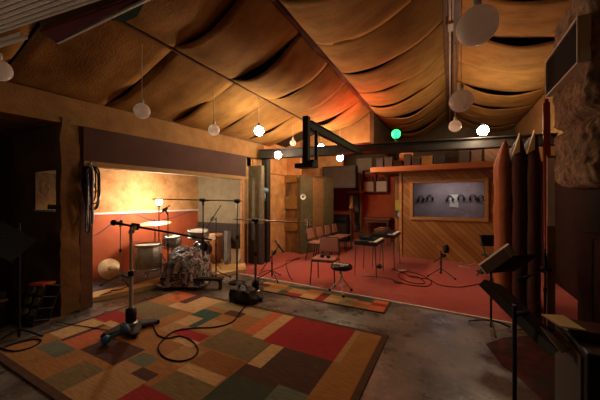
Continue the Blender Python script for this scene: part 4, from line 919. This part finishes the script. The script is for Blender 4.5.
# small window sill knobs
for k in range(5): 
    x_ = -5.12 + .075 * k; single('small_bottle', MB().lathe((x_, 1.9, 1.366), [(.001, 0), (.02, 0), (.022, .05), (.01, .07), (.001, .075)], 10), 'black', 'small black bottle in a row on the partition window sill', 'bottle', 'small bottles on the partition window sill')
# clamp on booth wall
q = W(102, 186, 4.75); t = thing('wall_spotlight', 'small black spotlight fixed on the booth back wall', 'lamp', (XB, q.y, q.z))
MB().tube([(0, 0, 0), (.12, 0, 0)], .012).build('arm', 'black', t); MB().tube([(.12, -.06, -.02), (.12, .06, .02)], [.03, .045], 14).build('housing', 'black', t)

# ------------------------------------------------------------------ cables
def smooth(pts, n=8):
    out = []; P = [pts[0]] + list(pts) + [pts[-1]]
    for i in range(1, len(P) - 2):
        a, b, c, d = P[i - 1], P[i], P[i + 1], P[i + 2]
        for k in range(n):
            t = k / n; out.append(.5 * ((2 * b) + (c - a) * t + (2 * a - 5 * b + 4 * c - d) * t * t + (3 * b - a - 3 * c + d) * t ** 3))
    return out + [pts[-1]]
def cable(px, z, label, m='rubber', r=.007):
    single('cable', MB().tube(smooth([FL(x, y, z) for x, y in px]), r, 6), m, label, 'cable')
cable([(153, 325), (158, 335), (168, 338), (180, 336), (192, 341), (198, 350), (192, 358), (178, 361), (164, 357), (158, 348), (163, 340), (175, 331), (195, 328), (215, 327), (232, 322), (240, 312), (246, 306)], .019, 'black cable looping over the patchwork rug from the wheeled stand')
cable([(0, 348), (15, 351), (32, 347), (41, 341), (36, 339), (20, 342), (5, 347)], .019, 'dark cable loop on the left end of the patchwork rug')
cable([(56, 322), (75, 325), (95, 328), (112, 331)], .019, 'thin dark cable crossing the left of the rug to the stand', r=.005)
cable([(392, 269), (402, 272), (412, 277), (428, 279), (440, 285), (460, 287), (478, 284), (490, 282)], .02, 'black cable running right across the red carpet')
cable([(396, 281), (410, 285), (428, 286), (430, 280), (415, 273), (402, 272), (399, 277), (412, 283), (425, 283), (418, 277), (408, 276)], .02, 'coil of black cable on the red carpet')
cable([(362, 276), (380, 277), (394, 280), (397, 283)], .019, 'thin cable on the carpet below the nearer keyboard', r=.004)
cable([(258, 276), (262, 272), (275, 269), (290, 262), (300, 258), (292, 260), (286, 262), (289, 275), (293, 280)], .02, 'thin black cable curling on the carpet behind the short stand', r=.006)
cable([(461, 262), (470, 260), (478, 262), (468, 265), (459, 266), (470, 268)], .018, 'tangle of pale cable on the carpet by the pine wall', 'paper', .005)
single('cable', MB().tube(smooth([V((XB + .009, 2.2, .95)), V((XB + .009, 2.7, .85)), V((XB + .009, 3.1, 1.1)), V((XB + .009, 3.4, 1.24)), V((XB + .009, 4.0, 1.05)), V((XB + .009, 5.0, 1.24))]), .007, 6), 'sky_cable', 'thin dark cable swagging along the red booth wall', 'cable')
single('cable', MB().tube(smooth([V((-4.58, 2.3, .088)), V((-4.6, 2.45, .088)), V((-4.66, 2.5, .088)), V((-4.6, 2.62, .088)), V((-4.75, 2.9, .095))]), .007, 6), 'rubber', 'short black cable on the plywood platform edge', 'cable')
single('paper_sheet', MB().prism([(q.x, q.y) for q in (FL(397, 270, .012), FL(405, 269.4, .012), (FL(407, 270.6, .012)), FL(398, 271.4, .012))], .0125, .016), 'paper', 'small white paper on the red carpet behind the cable coil', 'paper')
single('stage_box', MB().box((-.05, -.03, 0), (.05, .03, .03)).tube([(.04, 0, .02), (.09, .01, .02)], .01, 8).tube([(-.04, 0, .02), (-.08, .03, .02)], .01, 8), 'steel_dark', 'small grey connector box at the end of the carpet cable', 'box', bevel=.003).location = FL(397, 283, .012)
p = W(316, 247, 6.7); single('green_pilot_light', MB().box((-.06, -.0, .0), (.06, .08, .10)).ball((0, -.0, .06), .026, 10), 'led_green', 'small green pilot light under the first chair of the row', 'light').location = (-2.86, 6.38, .012)

# ------------------------------------------------------------------ camera, world, view
cam = bpy.data.cameras.new('camera'); cam.sensor_width = 36; cam.lens = 282 / 600 * 36; cam.clip_start = .05
co = bpy.data.objects.new('camera', cam); C.objects.link(co); co.location = (0, 0, H)
co.rotation_euler = (pi / 2, 0, math.atan2(.4695, .8829)); bpy.context.scene.camera = co
w = bpy.data.worlds.new('world'); bpy.context.scene.world = w; w.use_nodes = True
w.node_tree.nodes['Background'].inputs[0].default_value = (.02, .015, .01, 1); w.node_tree.nodes['Background'].inputs[1].default_value = .2
vs_ = bpy.context.scene.view_settings; vs_.view_transform = 'Standard'; vs_.look = 'None'; vs_.gamma = 1; vs_.exposure = 0
bpy.context.scene.cycles.use_denoising = True
